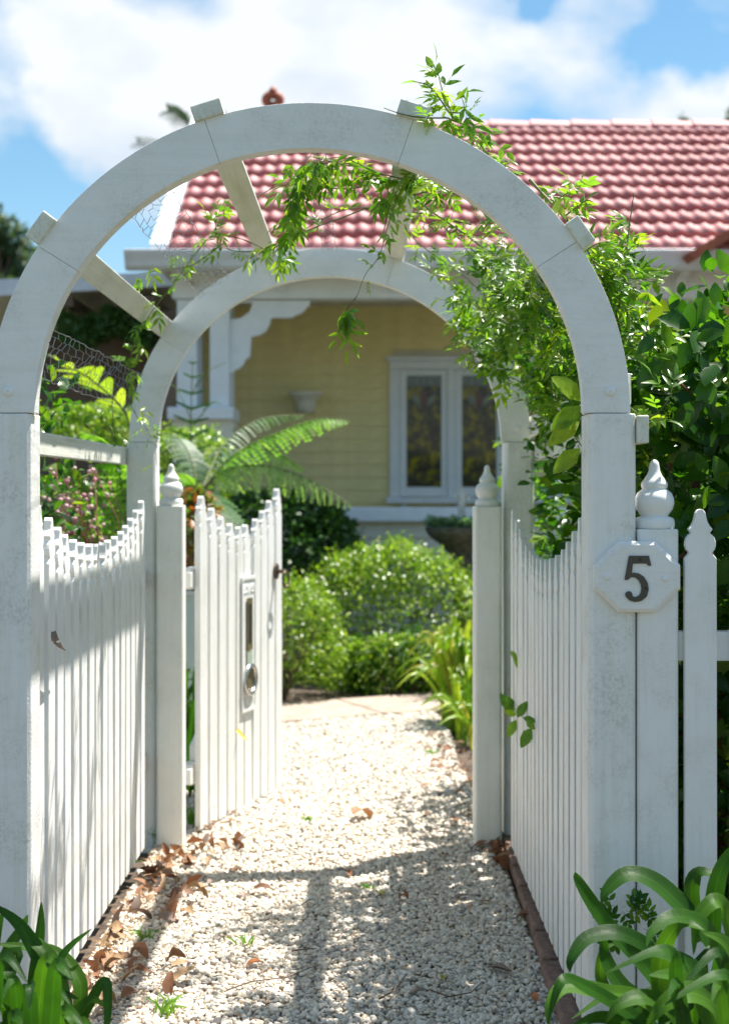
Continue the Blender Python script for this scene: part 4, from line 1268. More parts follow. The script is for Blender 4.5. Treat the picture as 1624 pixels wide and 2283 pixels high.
mound('box_bush', (WX(862, 9.7), 9.7, WZ(1415, 9.7)), (0.64, 0.5, 0.60), 11000, (.028, .046), M_BOX, 'larger rounded bush with light leaf tips in front of the porch wall', 'bush', 'clipped rounded bushes')
mound('dark_shrub', (WX(600, 10.2), 10.2, WZ(1230, 10.2)), (0.62, 0.35, 0.42), 5500, (.04, .07), M_DARKLEAF, 'dark green shrub under the tree fern beside the porch wall', 'shrub')
mound('dark_shrub', (WX(720, 10.4), 10.4, WZ(1250, 10.4)), (0.28, 0.25, 0.33), 1500, (.04, .07), M_DARKLEAF, 'small dark shrub between the tree fern and the big rounded bush', 'shrub')
mound('croton_bush', (WX(432, 7.0), 7.0, WZ(1215, 7.0)), (0.12, 0.2, 0.25), 900, (.035, .07), M_CROTON, 'bush of orange, red and green leaves between the left post and the gate', 'bush')
mound('leafy_shrub', (WX(210, 8.6), 8.6, WZ(975, 8.6)), (0.42, 0.3, 0.18), 2600, (.03, .05), M_BOX, 'light green shrub in the middle distance left of the arch', 'shrub')
mound('leafy_shrub', (WX(200, 8.0), 8.0, 0.75), (0.75, 0.4, 0.55), 6000, (.04, .07), M_DARKLEAF, 'dark shrub low behind the left picket panel', 'shrub')
mound('leafy_shrub', (WX(420, 9.2), 9.2, WZ(1060, 9.2)), (0.30, 0.3, 0.30), 1800, (.03, .05), M_BOX, 'bright shrub at the foot of the porch pier', 'shrub')
mound('low_plant', (WX(900, 8.95), 8.95, 0.14), (0.55, 0.16, 0.22), 2500, (.025, .045), M_BOX, 'low leafy planting along the far edge of the paved strip', 'plants')
# hanging creeper in the carport
cr_ = empty('creeper', (WX(215, 12.1), 12.05, 2.6), label='dark creeper hanging under the carport fascia', cat='creeper')
n = 3500
P = np.stack([rng.uniform(WX(110, 12), WX(335, 12), n), rng.uniform(12.1, 12.5, n), rng.uniform(0, 1, n)], 1)
P[:, 2] = WZ(752, 12) + 0.05*np.sin(P[:, 0]*11) + P[:, 2]*(WZ(682, 12)-WZ(752, 12))
leafy('creeper', cr_, SM, P, norm(rng.normal(0, 1, (n, 3))+np.array([0, -.5, -.6])), norm(rng.normal(0, .4, (n, 3))+np.array([0, -.6, .8])), rng.uniform(.03, .06, n), M_DARKLEAF)

# ---- fern fronds
def frond(pts, plen, mat, npin=26, droop=0.5, sub=7, start=0.12, name='frond', parent=None, wid=0.2, label=None, fold=0.0, stem=0.006):
    """arching stalk with two rows of toothed pinnae"""
    pts = [Vector(p_) for p_ in pts]
    cv = []
    m_ = len(pts)
    for i in range(m_-1):
        p0, p1, p2, p3 = pts[max(0, i-1)], pts[i], pts[i+1], pts[min(m_-1, i+2)]
        for k in range(8):
            t_ = k/8
            cv.append(0.5*((2*p1)+(p2-p0)*t_+(2*p0-5*p1+4*p2-p3)*t_*t_+(3*p1-p0-3*p2+p3)*t_**3))
    cv.append(pts[-1])
    vs = []; fs = []; tt = []
    def at(u):
        f_ = u*(len(cv)-1); i = min(int(f_), len(cv)-2); return cv[i].lerp(cv[i+1], f_-i), (cv[i+1]-cv[i]).normalized()
    for k in range(npin):
        u = start + (1-start)*(k+0.5)/npin
        pos, tg_ = at(u)
        side = tg_.cross(Vector((0, 0, 1)))
        if side.length < .1: side = Vector((1, 0, 0))
        side.normalize()
        upv = side.cross(tg_).normalized()
        ln = plen*(min(1, .35+u*2.2))*(1.02-u**3.0)**.9*random.uniform(.86, 1.08)
        for s_ in (-1, 1):
            dirv = (side*s_*(1-fold*.5) + tg_*random.uniform(.22, .5) + upv*(0.1-fold) + Vector((random.gauss(0, .07), 0, random.gauss(0, .07)))).normalized()
            wv = dirv.cross(upv).normalized()
            tint = random.random()
            for j in range(sub):
                a = j/sub; 
                p_ = pos + dirv*ln*a + Vector((0, 0, -droop*ln*a*a))
                tl = ln*wid*(1-a)**.6 + .004
                dn = (dirv*ln/sub*0.55)
                for q_ in (-1, 1):
                    b0 = len(vs)
                    tip = p_ + wv*q_*tl + dirv*ln/sub*0.5 + Vector((0, 0, -tl*.15))
                    vs += [p_ - dn*1.0, p_ + dn*1.0, tip + dn*.62, tip - dn*.8]
                    fs.append((b0, b0+1, b0+2, b0+3)); tt.append(tint)
    off = root_off(parent)
    me = fast_mesh(name, np.array([tuple(v-off) for v in vs]), np.array(fs), np.array(tt))
    o = obj(name, me, mat, parent, (0, 0, 0)); 
    o['kind'] = 'stuff'
    mb = MB(); mb.tube([v for v in cv], stem, 6, stem*.3)
    so = obj('stalk', mb.mesh('stalk', off, True), M_STEM, o, (0, 0, 0))
    return o
tf = empty('tree_fern', (WX(440, 7.6), 7.6, 0), label='tree fern with two long arching fronds reaching across the porch view', cat='fern')
mb = MB(); mb.tube([(WX(440, 7.6), 7.6, -.05), (WX(445, 7.6), 7.6, .6), (WX(450, 7.6), 7.6, WZ(1100, 7.6))], .055, 10, .045); part('trunk', mb, M_BARK, tf)
def FR(l): return [PT(*p_) for p_ in l]
frond(FR([(450, 1095, 7.6), (520, 1015, 7.5), (620, 965, 7.4), (710, 935, 7.35), (778, 938, 7.3)]), .115, M_FERN, 27, .4, 6, parent=tf, fold=.75, wid=.15)
frond(FR([(455, 1090, 7.6), (510, 1045, 7.5), (600, 1040, 7.35), (700, 1075, 7.25), (785, 1128, 7.2)]), .165, M_FERNP, 20, .2, 7, parent=tf, fold=1.05, wid=.11)
frond(FR([(450, 1090, 7.6), (500, 990, 7.9), (580, 935, 8.1), (680, 925, 8.3)]), .08, M_FERND, 24, .5, 6, parent=tf, fold=.8)
frond(FR([(440, 1090, 7.6), (425, 1020, 7.7), (395, 975, 7.8), (350, 965, 7.9)]), .12, M_FERND, 18, .6, 6, parent=tf)
frond(FR([(440, 1090, 7.6), (410, 1060, 7.5), (380, 1060, 7.4), (350, 1090, 7.3)]), .10, M_FERN, 16, .7, 6, parent=tf)
frond(FR([(445, 1090, 7.6), (480, 1110, 7.3), (500, 1150, 7.1), (505, 1200, 7.0)]), .14, M_FERND, 22, .7, 7, parent=tf)
frond(FR([(450, 1090, 7.6), (540, 1000, 7.8), (620, 1010, 8.0), (680, 1050, 8.2)]), .09, M_FERND, 24, .5, 6, parent=tf, fold=.8)
# slender dark fronds standing in front of the porch posts
sf = empty('slender_fern', (WX(420, 8.0), 8.0, 0), label='thin dark upright fern in front of the white porch posts', cat='fern')
frond(FR([(418, 1110, 8.0), (424, 1000, 8.0), (426, 900, 8.0), (430, 800, 8.0)]), .13, M_FERND, 9, .0, 12, parent=sf, wid=.05, start=.05, stem=.006)
for (l) in ([(424, 960, 8.0), (470, 900, 8), (500, 905, 8)], [(426, 880, 8.0), (460, 830, 8), (505, 808, 8)], [(424, 930, 8.0), (395, 870, 8), (372, 850, 8)]):
    frond(FR(l), .05, M_FERND, 14, .2, 5, parent=sf, wid=.15, stem=.003)
mb = MB(); mb.tube([(WX(420, 8), 8, -.05), PT(418, 1115, 8.0)], .02, 8, .008); part('trunk', mb, M_BARK, sf)
# yellow-green fern on the left
yf = empty('yellow_fern', (WX(270, 6.2), 6.2, 0), label='yellow-green fern frond showing under the chicken wire at the left', cat='fern')
frond(FR([(300, 1010, 6.2), (280, 920, 6.2), (210, 850, 6.1), (150, 815, 6.0), (105, 790, 6.0)]), .19, M_FERNY, 9, .1, 16, parent=yf, wid=.15, start=.05, stem=.010)
mb = MB(); mb.tube([(WX(300, 6.2), 6.2, -.05), PT(300, 1012, 6.2)], .02, 8, .01); part('trunk', mb, M_BARK, yf)
gf = empty('garden_fern', (WX(240, 6.6), 6.6, 0), label='green fern behind the pink-budded shrub at the left', cat='fern')
for l in ([(260, 1290, 6.6), (265, 1180, 6.5), (240, 1110, 6.4), (190, 1080, 6.3)], [(260, 1290, 6.6), (290, 1190, 6.4), (300, 1120, 6.3), (270, 1060, 6.2)], [(250, 1290, 6.6), (220, 1200, 6.4), (170, 1160, 6.2), (130, 1170, 6.1)], [(260, 1290, 6.6), (250, 1220, 6.3), (215, 1180, 6.1)], [(300, 1190, 6.6), (310, 1090, 6.5), (285, 1040, 6.4), (230, 1020, 6.3)]):
    frond(FR(l), .16, M_FERN, 20, .3, 8, parent=gf)
for l in ([(235, 1290, 6.2), (200, 1120, 6.0), (150, 1040, 5.9), (110, 1040, 5.8)], [(250, 1290, 6.2), (270, 1080, 6.0), (235, 990, 5.9), (180, 960, 5.8)], [(250, 1290, 6.2), (285, 1150, 6.0), (300, 1080, 5.9), (295, 1040, 5.8)]):
    frond(FR(l), .13, M_FERN, 22, .3, 7, parent=gf, fold=.3)
mb = MB(); mb.tube([(WX(260, 6.6), 6.6, -.05), PT(260, 1290, 6.6)], .02, 8, .015); part('trunk', mb, M_BARK, gf)
# pink-budded shrub
pk = empty('pink_budded_shrub', (WX(170, 5.8), 5.8, 0), label='shrub with red stems and small pale pink buds outside the left panel', cat='shrub')
mb = MB(); bm_ = []
Vi, Fi = ico(0)
bv = []; bf = []; bt = []
for k in range(36):
    a = PT(random.uniform(120, 290), 1330, random.uniform(5.5, 6.1)); b = PT(random.uniform(105, 270), random.uniform(1020, 1200), random.uniform(5.4, 6.0))
    m_ = a.lerp(b, .5) + Vector((random.uniform(-.05, .05), 0, random.uniform(-.02, .05)))
    mb.tube([a, m_, b], .003, 4, .0015)
    for j in range(4):
        c = m_.lerp(b, random.uniform(0.1, 1.1)) + Vector((random.gauss(0, .02), random.gauss(0, .02), random.gauss(0, .02)))
        s_ = random.uniform(.006, .012)
        b0 = len(bv); bv += [tuple(c + Vector(v)*s_) for v in Vi]; bf += [tuple(i+b0 for i in f_) for f_ in Fi]; bt += [random.random()]*len(Fi)
part('stems', mb, M_REDSTEM, pk, smooth=True, kind='stuff')
off = root_off(pk)
me = fast_mesh('buds', np.array(bv)-np.array(off), np.array(bf), np.array(bt)); obj('buds', me, M_PINK, pk, (0, 0, 0), kind='stuff')
n = 900
P = np.stack([rng.uniform(WX(100, 5.8), WX(290, 5.8), n), rng.uniform(5.6, 6.2, n), rng.uniform(.6, 1.36, n)], 1)
leafy('x', pk, SM, P, norm(rng.normal(0, 1, (n, 3))), norm(rng.normal(0, .4, (n, 3))+np.array([0, -.3, 1])), rng.uniform(.015, .035, n), M_DARKLEAF)

# ---- strap leaves
def catmull(pts, per=6):
    pts = [Vector(p_) for p_ in pts]; cv = []; m_ = len(pts)
    for i in range(m_-1):
        p0, p1, p2, p3 = pts[max(0, i-1)], pts[i], pts[i+1], pts[min(m_-1, i+2)]
        for k in range(per):
            t_ = k/per
            cv.append(0.5*((2*p1)+(p2-p0)*t_+(2*p0-5*p1+4*p2-p3)*t_*t_+(3*p1-p0-3*p2+p3)*t_**3))
    cv.append(pts[-1]); return cv
def strap_mesh(pts, w, face=Vector((0, -0.8, 0.8)), fold=0.22, per=5, roll=0.0):
    cv = catmull(pts, per); n = len(cv); vs = []; fs = []
    for i, p_ in enumerate(cv):
        t_ = (cv[min(i+1, n-1)]-cv[max(0, i-1)]).normalized()
        sd = t_.cross(face)
        if sd.length < 1e-3: sd = Vector((1, 0, 0))
        sd.normalize(); up = sd.cross(t_).normalized()
        u = i/(n-1)
        hw = w/2*min(1, .62+u*1.4)*(1-max(0, (u-.35)/.65)**1.9) + .0004
        for s_ in (-1, -.5, 0, .5, 1):
            vs.append(p_ + sd*hw*s_ + up*hw*fold*abs(s_))
    for i in range(n-1):
        for j in range(4):
            a = 5*i+j; fs.append((a, a+1, a+6, a+5))
    return vs, fs
def strap(parent, pts, w, mat=M_STRAP, name='leaf', **kw):
    vs, fs = strap_mesh(pts, w, **kw)
    off = root_off(parent) if parent else Vector((0, 0, 0))
    o = obj(name, fast_mesh(name, np.array([tuple(v-off) for v in vs]), np.array(fs), np.zeros(len(fs)), across=np.tile([-1, -.5, 0, .5, 1], len(vs)//5)), mat, parent, (0, 0, 0))
    return o
rpnt = empty('strap_leaved_plant', (0.75, 2.85, 0), label='clump of broad arching strap leaves at the bottom right in front of the fence', cat='plant', group='strap-leaved plants at the foot of the arch')
big = [
 ([(1560, 2330, 2.9), (1450, 2170, 2.95), (1350, 2060, 2.95), (1292, 1972, 2.95), (1281, 1945, 2.95)], .038),
 ([(1640, 2190, 2.9), (1560, 2070, 2.92), (1470, 1975, 2.95), (1400, 1950, 2.95), (1352, 1985, 2.93), (1340, 2015, 2.92)], .042),
 ([(1500, 2330, 2.8), (1470, 2150, 2.82), (1390, 2085, 2.80), (1310, 2092, 2.78), (1272, 2140, 2.75), (1270, 2168, 2.75)], .034),
 ([(1640, 2300, 2.75), (1560, 2180, 2.75), (1500, 2135, 2.72), (1445, 2128, 2.7)], .04),
 ([(1520, 2330, 2.75), (1440, 2235, 2.75), (1350, 2215, 2.7), (1262, 2200, 2.68), (1225, 2240, 2.65), (1222, 2290, 2.64)], .034),
 ([(1480, 2330, 2.7), (1400, 2260, 2.7), (1300, 2200, 2.66), (1250, 2190, 2.62), (1218, 2290, 2.6)], .03),
 ([(1640, 2240, 2.8), (1600, 2120, 2.8), (1560, 2060, 2.78), (1500, 2045, 2.75), (1455, 2075, 2.72), (1440, 2110, 2.7)], .034),
 ([(1600, 2330, 2.7), (1560, 2230, 2.7), (1510, 2180, 2.66), (1445, 2175, 2.62)], .04),
 ([(1560, 2100, 2.95), (1540, 1990, 2.95), (1560, 1945, 2.95), (1610, 1960, 2.93)], .032),
 ([(1590, 2110, 2.9), (1590, 2010, 2.9), (1610, 1930, 2.9), (1650, 1870, 2.9)], .036),
 ([(1660, 2200, 2.85), (1630, 2080, 2.85), (1600, 2010, 2.82), (1555, 2050, 2.8), (1545, 2130, 2.78)], .036),
 ([(1490, 2330, 2.75), (1470, 2200, 2.78), (1480, 2110, 2.78), (1520, 2060, 2.76), (1570, 2075, 2.74)], .036),
 ([(1640, 2330, 2.65), (1600, 2250, 2.65), (1540, 2215, 2.62), (1480, 2240, 2.6), (1440, 2290, 2.6)], .046),
 ([(1660, 2260, 2.7), (1640, 2150, 2.7), (1610, 2100, 2.68), (1565, 2080, 2.66)], .032),
 ([(1450, 2350, 2.7), (1400, 2290, 2.7), (1330, 2270, 2.68), (1262, 2300, 2.65)], .03),
 ([(1470, 2330, 2.8), (1420, 2240, 2.82), (1370, 2180, 2.84), (1345, 2120, 2.86), (1352, 2080, 2.86)], .034),
 ([(1420, 2330, 2.9), (1385, 2250, 2.92), (1340, 2190, 2.95), (1345, 2120, 2.95), (1375, 2105, 2.95)], .026),
 ([(1540, 2330, 2.7), (1500, 2260, 2.7), (1440, 2225, 2.68), (1380, 2240, 2.66), (1350, 2280, 2.65)], .034),
]
for pts, w in big:
    strap(rpnt, [PT(*p_) for p_ in pts], w)
for k in range(20):
    bx = random.uniform(1480, 1700); yy_ = random.uniform(2.55, 3.0)
    tipx = bx + random.uniform(-190, 60); tipy = random.uniform(2120, 2330)
    mx_ = (bx+tipx)/2 + random.uniform(-20, 20)
    strap(rpnt, [PT(bx, 2420, yy_), PT(bx*.7+tipx*.3, min(2330, tipy+90), yy_), PT(mx_, tipy-random.uniform(5, 50), yy_-.03), PT(tipx-40, tipy+random.uniform(0, 60), yy_-.09)], random.uniform(.022, .032), fold=.12)
lpnt = empty('strap_leaved_plant', (-0.75, 2.85, 0), label='clump of narrower strap leaves at the bottom left against the left front post', cat='plant', group='strap-leaved plants at the foot of the arch')
bigl = [
 ([(110, 2400, 2.75), (120, 2250, 2.8), (95, 2150, 2.85), (40, 2060, 2.85), (-30, 2010, 2.85)], .038),
 ([(150, 2400, 2.75), (145, 2260, 2.8), (118, 2150, 2.84), (75, 2100, 2.86), (55, 2110, 2.86)], .034),
 ([(40, 2380, 2.7), (35, 2260, 2.7), (20, 2190, 2.68), (5, 2180, 2.66)], .05),
 ([(130, 2400, 2.8), (180, 2230, 2.85), (160, 2160, 2.88), (110, 2120, 2.9), (40, 2110, 2.9), (-10, 2105, 2.9)], .03),
 ([(60, 2400, 2.8), (85, 2250, 2.84), (140, 2130, 2.88), (205, 2071, 2.9)], .022),
 ([(60, 2380, 2.85), (75, 2200, 2.9), (90, 2080, 2.92), (92, 2010, 2.93)], .026),
 ([(-10, 2250, 2.9), (15, 2130, 2.92), (50, 2070, 2.93), (62, 2040, 2.93)], .026),
 ([(-30, 2230, 2.9), (-10, 2100, 2.9), (8, 2030, 2.9)], .024),
 ([(120, 2400, 2.72), (200, 2240, 2.75), (235, 2190, 2.74), (240, 2270, 2.7), (230, 2330, 2.68)], .022),
 ([(100, 2400, 2.72), (150, 2290, 2.74), (200, 2230, 2.74), (232, 2245, 2.72)], .024),
 ([(40, 2400, 2.68), (60, 2290, 2.68), (110, 2215, 2.68), (125, 2205, 2.68)], .04),
 ([(20, 2400, 2.66), (50, 2280, 2.66), (100, 2230, 2.66), (128, 2222, 2.66)], .044),
 ([(20, 2400, 2.8), (40, 2250, 2.82), (100, 2190, 2.84), (125, 2205, 2.84)], .034),
 ([(70, 2400, 2.66), (120, 2290, 2.66), (150, 2260, 2.64), (170, 2300, 2.62)], .03),
 ([(-20, 2250, 2.85), (20, 2150, 2.86), (35, 2130, 2.86), (15, 2190, 2.85), (-10, 2220, 2.85)], .034),
 ([(90, 2420, 2.66), (135, 2320, 2.66), (185, 2280, 2.64), (215, 2330, 2.6)], .028),
]
for pts, w in bigl: strap(lpnt, [PT(*p_) for p_ in pts], w)
for k in range(26):
    bx = random.uniform(-70, 130); yy_ = random.uniform(2.5, 2.95)
    tipx = bx + random.uniform(-80, 120); tipy = random.uniform(2130, 2330)
    strap(lpnt, [PT(bx, 2420, yy_), PT(bx*.7+tipx*.3, min(2330, tipy+90), yy_), PT((bx+tipx)/2, tipy-random.uniform(5, 50), yy_-.03), PT(tipx, tipy+random.uniform(-20, 40), yy_-.07)], random.uniform(.02, .036))

def clump(name, c, n, h, w, spread, mat, label, cat='plant', group=None, lean=(0, 0)):
    e = empty(name, (c[0], c[1], 0), label=label, cat=cat, group=group)
    V = []; Fs = []; T = []
    for k in range(n):
        a = random.uniform(0, 6.283); r_ = random.uniform(.1, 1)
        hh = h*random.uniform(.55, 1.05)*(1-.25*r_)
        b = Vector((c[0]+random.gauss(0, .05), c[1]+random.gauss(0, .05), -.01))
        d_ = Vector((math.cos(a)*spread*r_+lean[0], math.sin(a)*spread*r_+lean[1], 0))
        pts = [b, b+d_*.25+Vector((0, 0, hh*.55)), b+d_*.65+Vector((0, 0, hh*.95)), b+d_*1.05+Vector((0, 0, hh*(1.05-.35*r_)))]
        if k < 40:
            strap(e, pts, w*random.uniform(.7, 1.1), mat, 'leaf', per=3); continue
        vs, fs = strap_mesh(pts, w*random.uniform(.7, 1.1), per=3)
        b0 = len(V); V += [tuple(v-Vector((c[0], c[1], 0))) for v in vs]; Fs += [tuple(i+b0 for i in f_) for f_ in fs]; T += [random.random()]*len(fs)
    if V: obj('foliage', fast_mesh('foliage', np.array(V), np.array(Fs), np.array(T), across=np.tile([-1, -.5, 0, .5, 1], len(V)//5)), mat, e, (0, 0, 0), kind='stuff')
    return e
clump('lily_clump', (WX(1030, 7.7), 7.7), 150, .66, .028, .36, M_LILY, 'yellow-green grassy clump beside the right gate post', group='grassy clumps by the path')
clump('lily_clump', (WX(1075, 7.2), 7.2), 60, .42, .024, .28, M_LILY, 'second grassy clump tucked behind the right gate post', group='grassy clumps by the path', lean=(-.05, 0))
clump('lily_clump', (WX(800, 9.05), 9.05), 70, .42, .020, .30, M_STRAP, 'green strappy clump between the two rounded bushes', group='grassy clumps by the path')
clump('lily_clump', (WX(920, 9.05), 9.05), 80, .48, .022, .36, M_STRAP, 'green strappy clump in front of the larger rounded bush', group='grassy clumps by the path')
clump('lily_clump', (WX(1010, 8.7), 8.7), 60, .5, .022, .3, M_STRAP, 'taller strappy clump just left of the yellow-green one', group='grassy clumps by the path')
clump('lily_clump', (WX(425, 6.35), 6.35), 46, .58, .026, .20, M_STRAP, 'strappy plant in the gap between left gate post and gate')
clump('lily_clump', (WX(425, 5.9), 5.9), 30, .20, .014, .12, M_STRAP, 'low tuft of leaves at the ground below the gate hinge')

# ---- the bird bath with plants and a small figure
bx_, by_ = WX(1035, 10.2), 10.2
bz = WZ(1175, by_)
bb = empty('birdbath', (bx_, by_, 0), label='dark stone pedestal basin planted with pale succulents in front of the porch wall', cat='birdbath')
mb = MB(); mb.lathe([(0.20, 0), (0.20, 0.06), (0.10, 0.12), (0.08, 0.25), (0.085, bz-0.30), (0.11, bz-0.24), (0.10, bz-0.21), (0.17, bz-0.13), (0.26, bz-0.06), (0.285, bz-0.01), (0.28, bz), (0.25, bz-0.01), (0.18, bz-0.05)], (bx_, by_, 0), 28)
o = part('basin', mb, M_STONE, bb, smooth=True); fix(o)
sc_ = empty('succulents', (bx_, by_, bz), label='pale green succulents filling the stone basin', cat='plants')
n = 700
a = rng.uniform(0, 6.283, n); r_ = np.sqrt(rng.uniform(0, 1, n))*.24
P = np.stack([bx_+r_*np.cos(a), by_+r_*np.sin(a), bz-.01+rng.uniform(0, .06, n)], 1)
leafy('x', sc_, SM, P, norm(np.stack([np.cos(a), np.sin(a), rng.uniform(.2, 1.2, n)], 1)), norm(rng.normal(0, .3, (n, 3))+np.array([0, 0, 1])), rng.uniform(.04, .08, n), M_SUCC)
# small figure: skinned body standing among the succulents
fg = bpy.data.meshes.new('figurine')
hgt = WZ(1082, by_)-bz
J = [(0, 0, .50, .075), (0, 0, .62, .085), (0, 0, .76, .075), (0, 0, .83, .035), (0, -.01, .93, .072), (.05, 0, .30, .05), (.05, .01, .04, .034), (-.05, -.02, .30, .05), (-.05, 0, .04, .034), (.12, 0, .76, .035), (.16, -.04, .62, .027), (.09, -.10, .58, .022), (-.12, 0, .76, .035), (-.17, -.02, .64, .027), (-.10, -.09, .70, .022)]
Eg = [(0, 1), (1, 2), (2, 3), (3, 4), (0, 5), (5, 6), (0, 7), (7, 8), (2, 9), (9, 10), (10, 11), (2, 12), (12, 13), (13, 14)]
fg.from_pydata([(j[0]*hgt*1.1, j[1]*hgt, j[2]*hgt) for j in J], Eg, [])
fo = obj('figurine', fg, M_PALE, None, (bx_-.02, by_-.02, bz+.01), label='small pale garden figure standing among the succulents in the basin', cat='statue')
md = fo.modifiers.new('skin', 'SKIN'); sk = fg.skin_vertices[0].data
for i, j in enumerate(J): sk[i].radius = (j[3]*hgt, j[3]*hgt)
sk[0].use_root = True
fo.modifiers.new('sub', 'SUBSURF').render_levels = 2

# ------------------------------------------------------------------ climbing vine over the arch
vine = empty('climbing_vine', (0.7, 4.0, 0), label='twining vine with narrow bright leaves climbing over the right of the arch', cat='vine')
LANC = leaf_arrays(.043, .0135, (0, .35, .7, 1), (.1, 1, .62, 0), .3, .3)
OVL = leaf_arrays(.030, .0155, (0, .35, .7, 1), (.1, 1, .75, 0), .25, .2)
CT = [compound(2, LANC), compound(1, LANC, 1.0), compound(2, LANC, .7, .8), compound(2, OVL), compound(1, OVL)]
VP, VD, VU, VS = [], [], [], []
DENS = 1.75
stemsT = MB()
def runner(pts, step=.022, size=1.0, jit=.012, r=.0022, hang=0.0, tr=1.0, nper=2):
    cv = catmull(pts, 8)
    stemsT.tube(cv, r, 5, max(.0007, r*.4))
    L_ = 0
    for i in range(len(cv)-1):
        seg = (cv[i+1]-cv[i]); l = seg.length; t_ = seg.normalized()
        nn = int(l/(step*DENS) + random.random())
        for k in range(nn):
            if random.random() > tr: continue
            for q in range(nper):
                p_ = cv[i] + seg*random.random() + Vector((random.gauss(0, jit), random.gauss(0, jit), random.gauss(0, jit)))*.6
                d_ = (t_*random.uniform(.0, .7) + Vector((random.gauss(0, 1), random.gauss(0, .8), random.gauss(0, 1)))*.6 + Vector((0, 0, -hang))).normalized()
                VP.append(tuple(p_)); VD.append(tuple(d_)); VU.append((random.gauss(0, .5), random.gauss(-.5, .4), 1.0)); VS.append(size*random.uniform(.65, 1.15))
def RN(l, **kw): runner([PT(*p_) for p_ in l], **kw)
# over the front ring, top right
RN([(1000, 262, 3.20), (950, 262, 3.17), (900, 255, 3.165), (855, 240, 3.165)], step=.03, size=.8)
RN([(1010, 270, 3.26), (1000, 235, 3.24), (985, 200, 3.22), (975, 160, 3.20)], step=.016)
RN([(1000, 250, 3.22), (960, 195, 3.2), (920, 180, 3.18)], step=.022, size=.9)
RN([(1000, 250, 3.24), (1030, 250, 3.22), (1040, 235, 3.22)], step=.016)
RN([(990, 260, 3.25), (1035, 280, 3.24), (1075, 310, 3.24), (1098, 330, 3.22)], step=.009, size=.95, nper=3)
RN([(1090, 350, 3.3), (1130, 370, 3.26), (1165, 385, 3.24)], step=.014, size=.8)
RN([(1180, 400, 3.35), (1225, 450, 3.32), (1270, 500, 3.30), (1310, 560, 3.30), (1345, 640, 3.32)], step=.02, r=.0045, nper=2)
RN([(1228, 455, 3.3), (1265, 430, 3.28), (1300, 425, 3.26)], step=.018)
RN([(1260, 480, 3.3), (1300, 450, 3.28), (1325, 428, 3.26)], step=.022, size=.9)
RN([(1380, 680, 3.4), (1392, 600, 3.38), (1400, 520, 3.36), (1412, 430, 3.34)], step=.02, size=.9, r=.003)
RN([(1300, 560, 3.3), (1340, 540, 3.28), (1375, 545, 3.26)], step=.012, nper=3)
RN([(1320, 580, 3.3), (1350, 600, 3.28), (1390, 590, 3.26)], step=.012, nper=3)
RN([(1340, 640, 3.32), (1400, 620, 3.34), (1470, 630, 3.36)], step=.012, nper=3)
RN([(1330, 600, 3.34), (1370, 690, 3.4), (1390, 780, 3.45)], step=.01, nper=3, r=.004)
RN([(1370, 660, 3.4), (1420, 690, 3.4), (1480, 700, 3.4)], step=.010, nper=3)
RN([(1390, 740, 3.42), (1440, 740, 3.4), (1500, 760, 3.4)], step=.012, nper=3, size=1.1)
RN([(1360, 620, 3.4), (1400, 560, 3.4), (1425, 520, 3.4)], step=.016)
RN([(1400, 905, 3.28), (1440, 930, 3.22), (1480, 905, 3.2), (1500, 860, 3.2)], step=.02, size=.9, r=.0012)
# inside, on the right between the two rings
for k in range(40):
    y_ = random.uniform(3.5, 4.9)
    a = R(random.uniform(-14, 38)); a2 = a + R(random.uniform(10, 24))
    r1_ = random.uniform(.73, .85) if a < R(14) else random.uniform(.58, .76); r2_ = r1_ - random.uniform(-.02, .12)
    p0 = Vector((CX+r1_*math.cos(a), y_, CZ+r1_*math.sin(a)))
    p2 = Vector((CX+r2_*math.cos(a2), y_-random.uniform(-.2, .3), CZ+r2_*math.sin(a2)))
    pm = p0.lerp(p2, .5) + Vector((random.gauss(0, .03), random.gauss(0, .04), random.gauss(0, .03)))
    runner([p0, pm, p2], step=.015, size=random.uniform(.8, 1.15), jit=.02, nper=2, r=.0016)
# long bare canes along the slope
for l in ([(1160, 660, 4.6), (1080, 580, 4.4), (980, 500, 4.3), (880, 440, 4.2)], [(1180, 640, 4.4), (1060, 540, 4.2), (960, 470, 4.1), (860, 400, 4.0), (760, 380, 4.0)], [(1120, 700, 4.8), (1040, 620, 4.7), (930, 540, 4.5), (900, 500, 4.4)],
          [(1050, 500, 4.2), (900, 470, 4.3), (760, 470, 4.3), (600, 560, 4.4)], [(980, 420, 4.0), (860, 450, 4.2), (720, 500, 4.3), (560, 560, 4.4), (470, 540, 4.4)],
          [(900, 385, 3.9), (780, 420, 4.0), (640, 410, 4.1), (570, 440, 4.2)]):
    RN(l, step=.030, size=.85, r=.0032, tr=.8)
# top cluster hanging under the front ring
for l in ([(900, 400, 3.8), (830, 380, 3.75), (760, 350, 3.7), (700, 365, 3.7)], [(860, 390, 3.8), (780, 380, 3.8), (700, 380, 3.8), (650, 420, 3.8)], [(760, 380, 3.8), (700, 400, 3.8), (665, 430, 3.8), (640, 470, 3.8)],
          [(780, 370, 3.75), (740, 360, 3.7), (700, 350, 3.65), (680, 350, 3.65)], [(720, 395, 3.75), (660, 380, 3.75), (640, 385, 3.75)]):
    RN(l, step=.013, size=1.05, nper=2, hang=.5)
RN([(690, 400, 3.8), (655, 450, 3.85), (640, 510, 3.9), (625, 560, 3.95), (628, 598, 3.95)], step=.014, hang=.9, nper=2)
RN([(840, 400, 3.8), (850, 440, 3.8), (862, 480, 3.8)], step=.016, hang=.9)
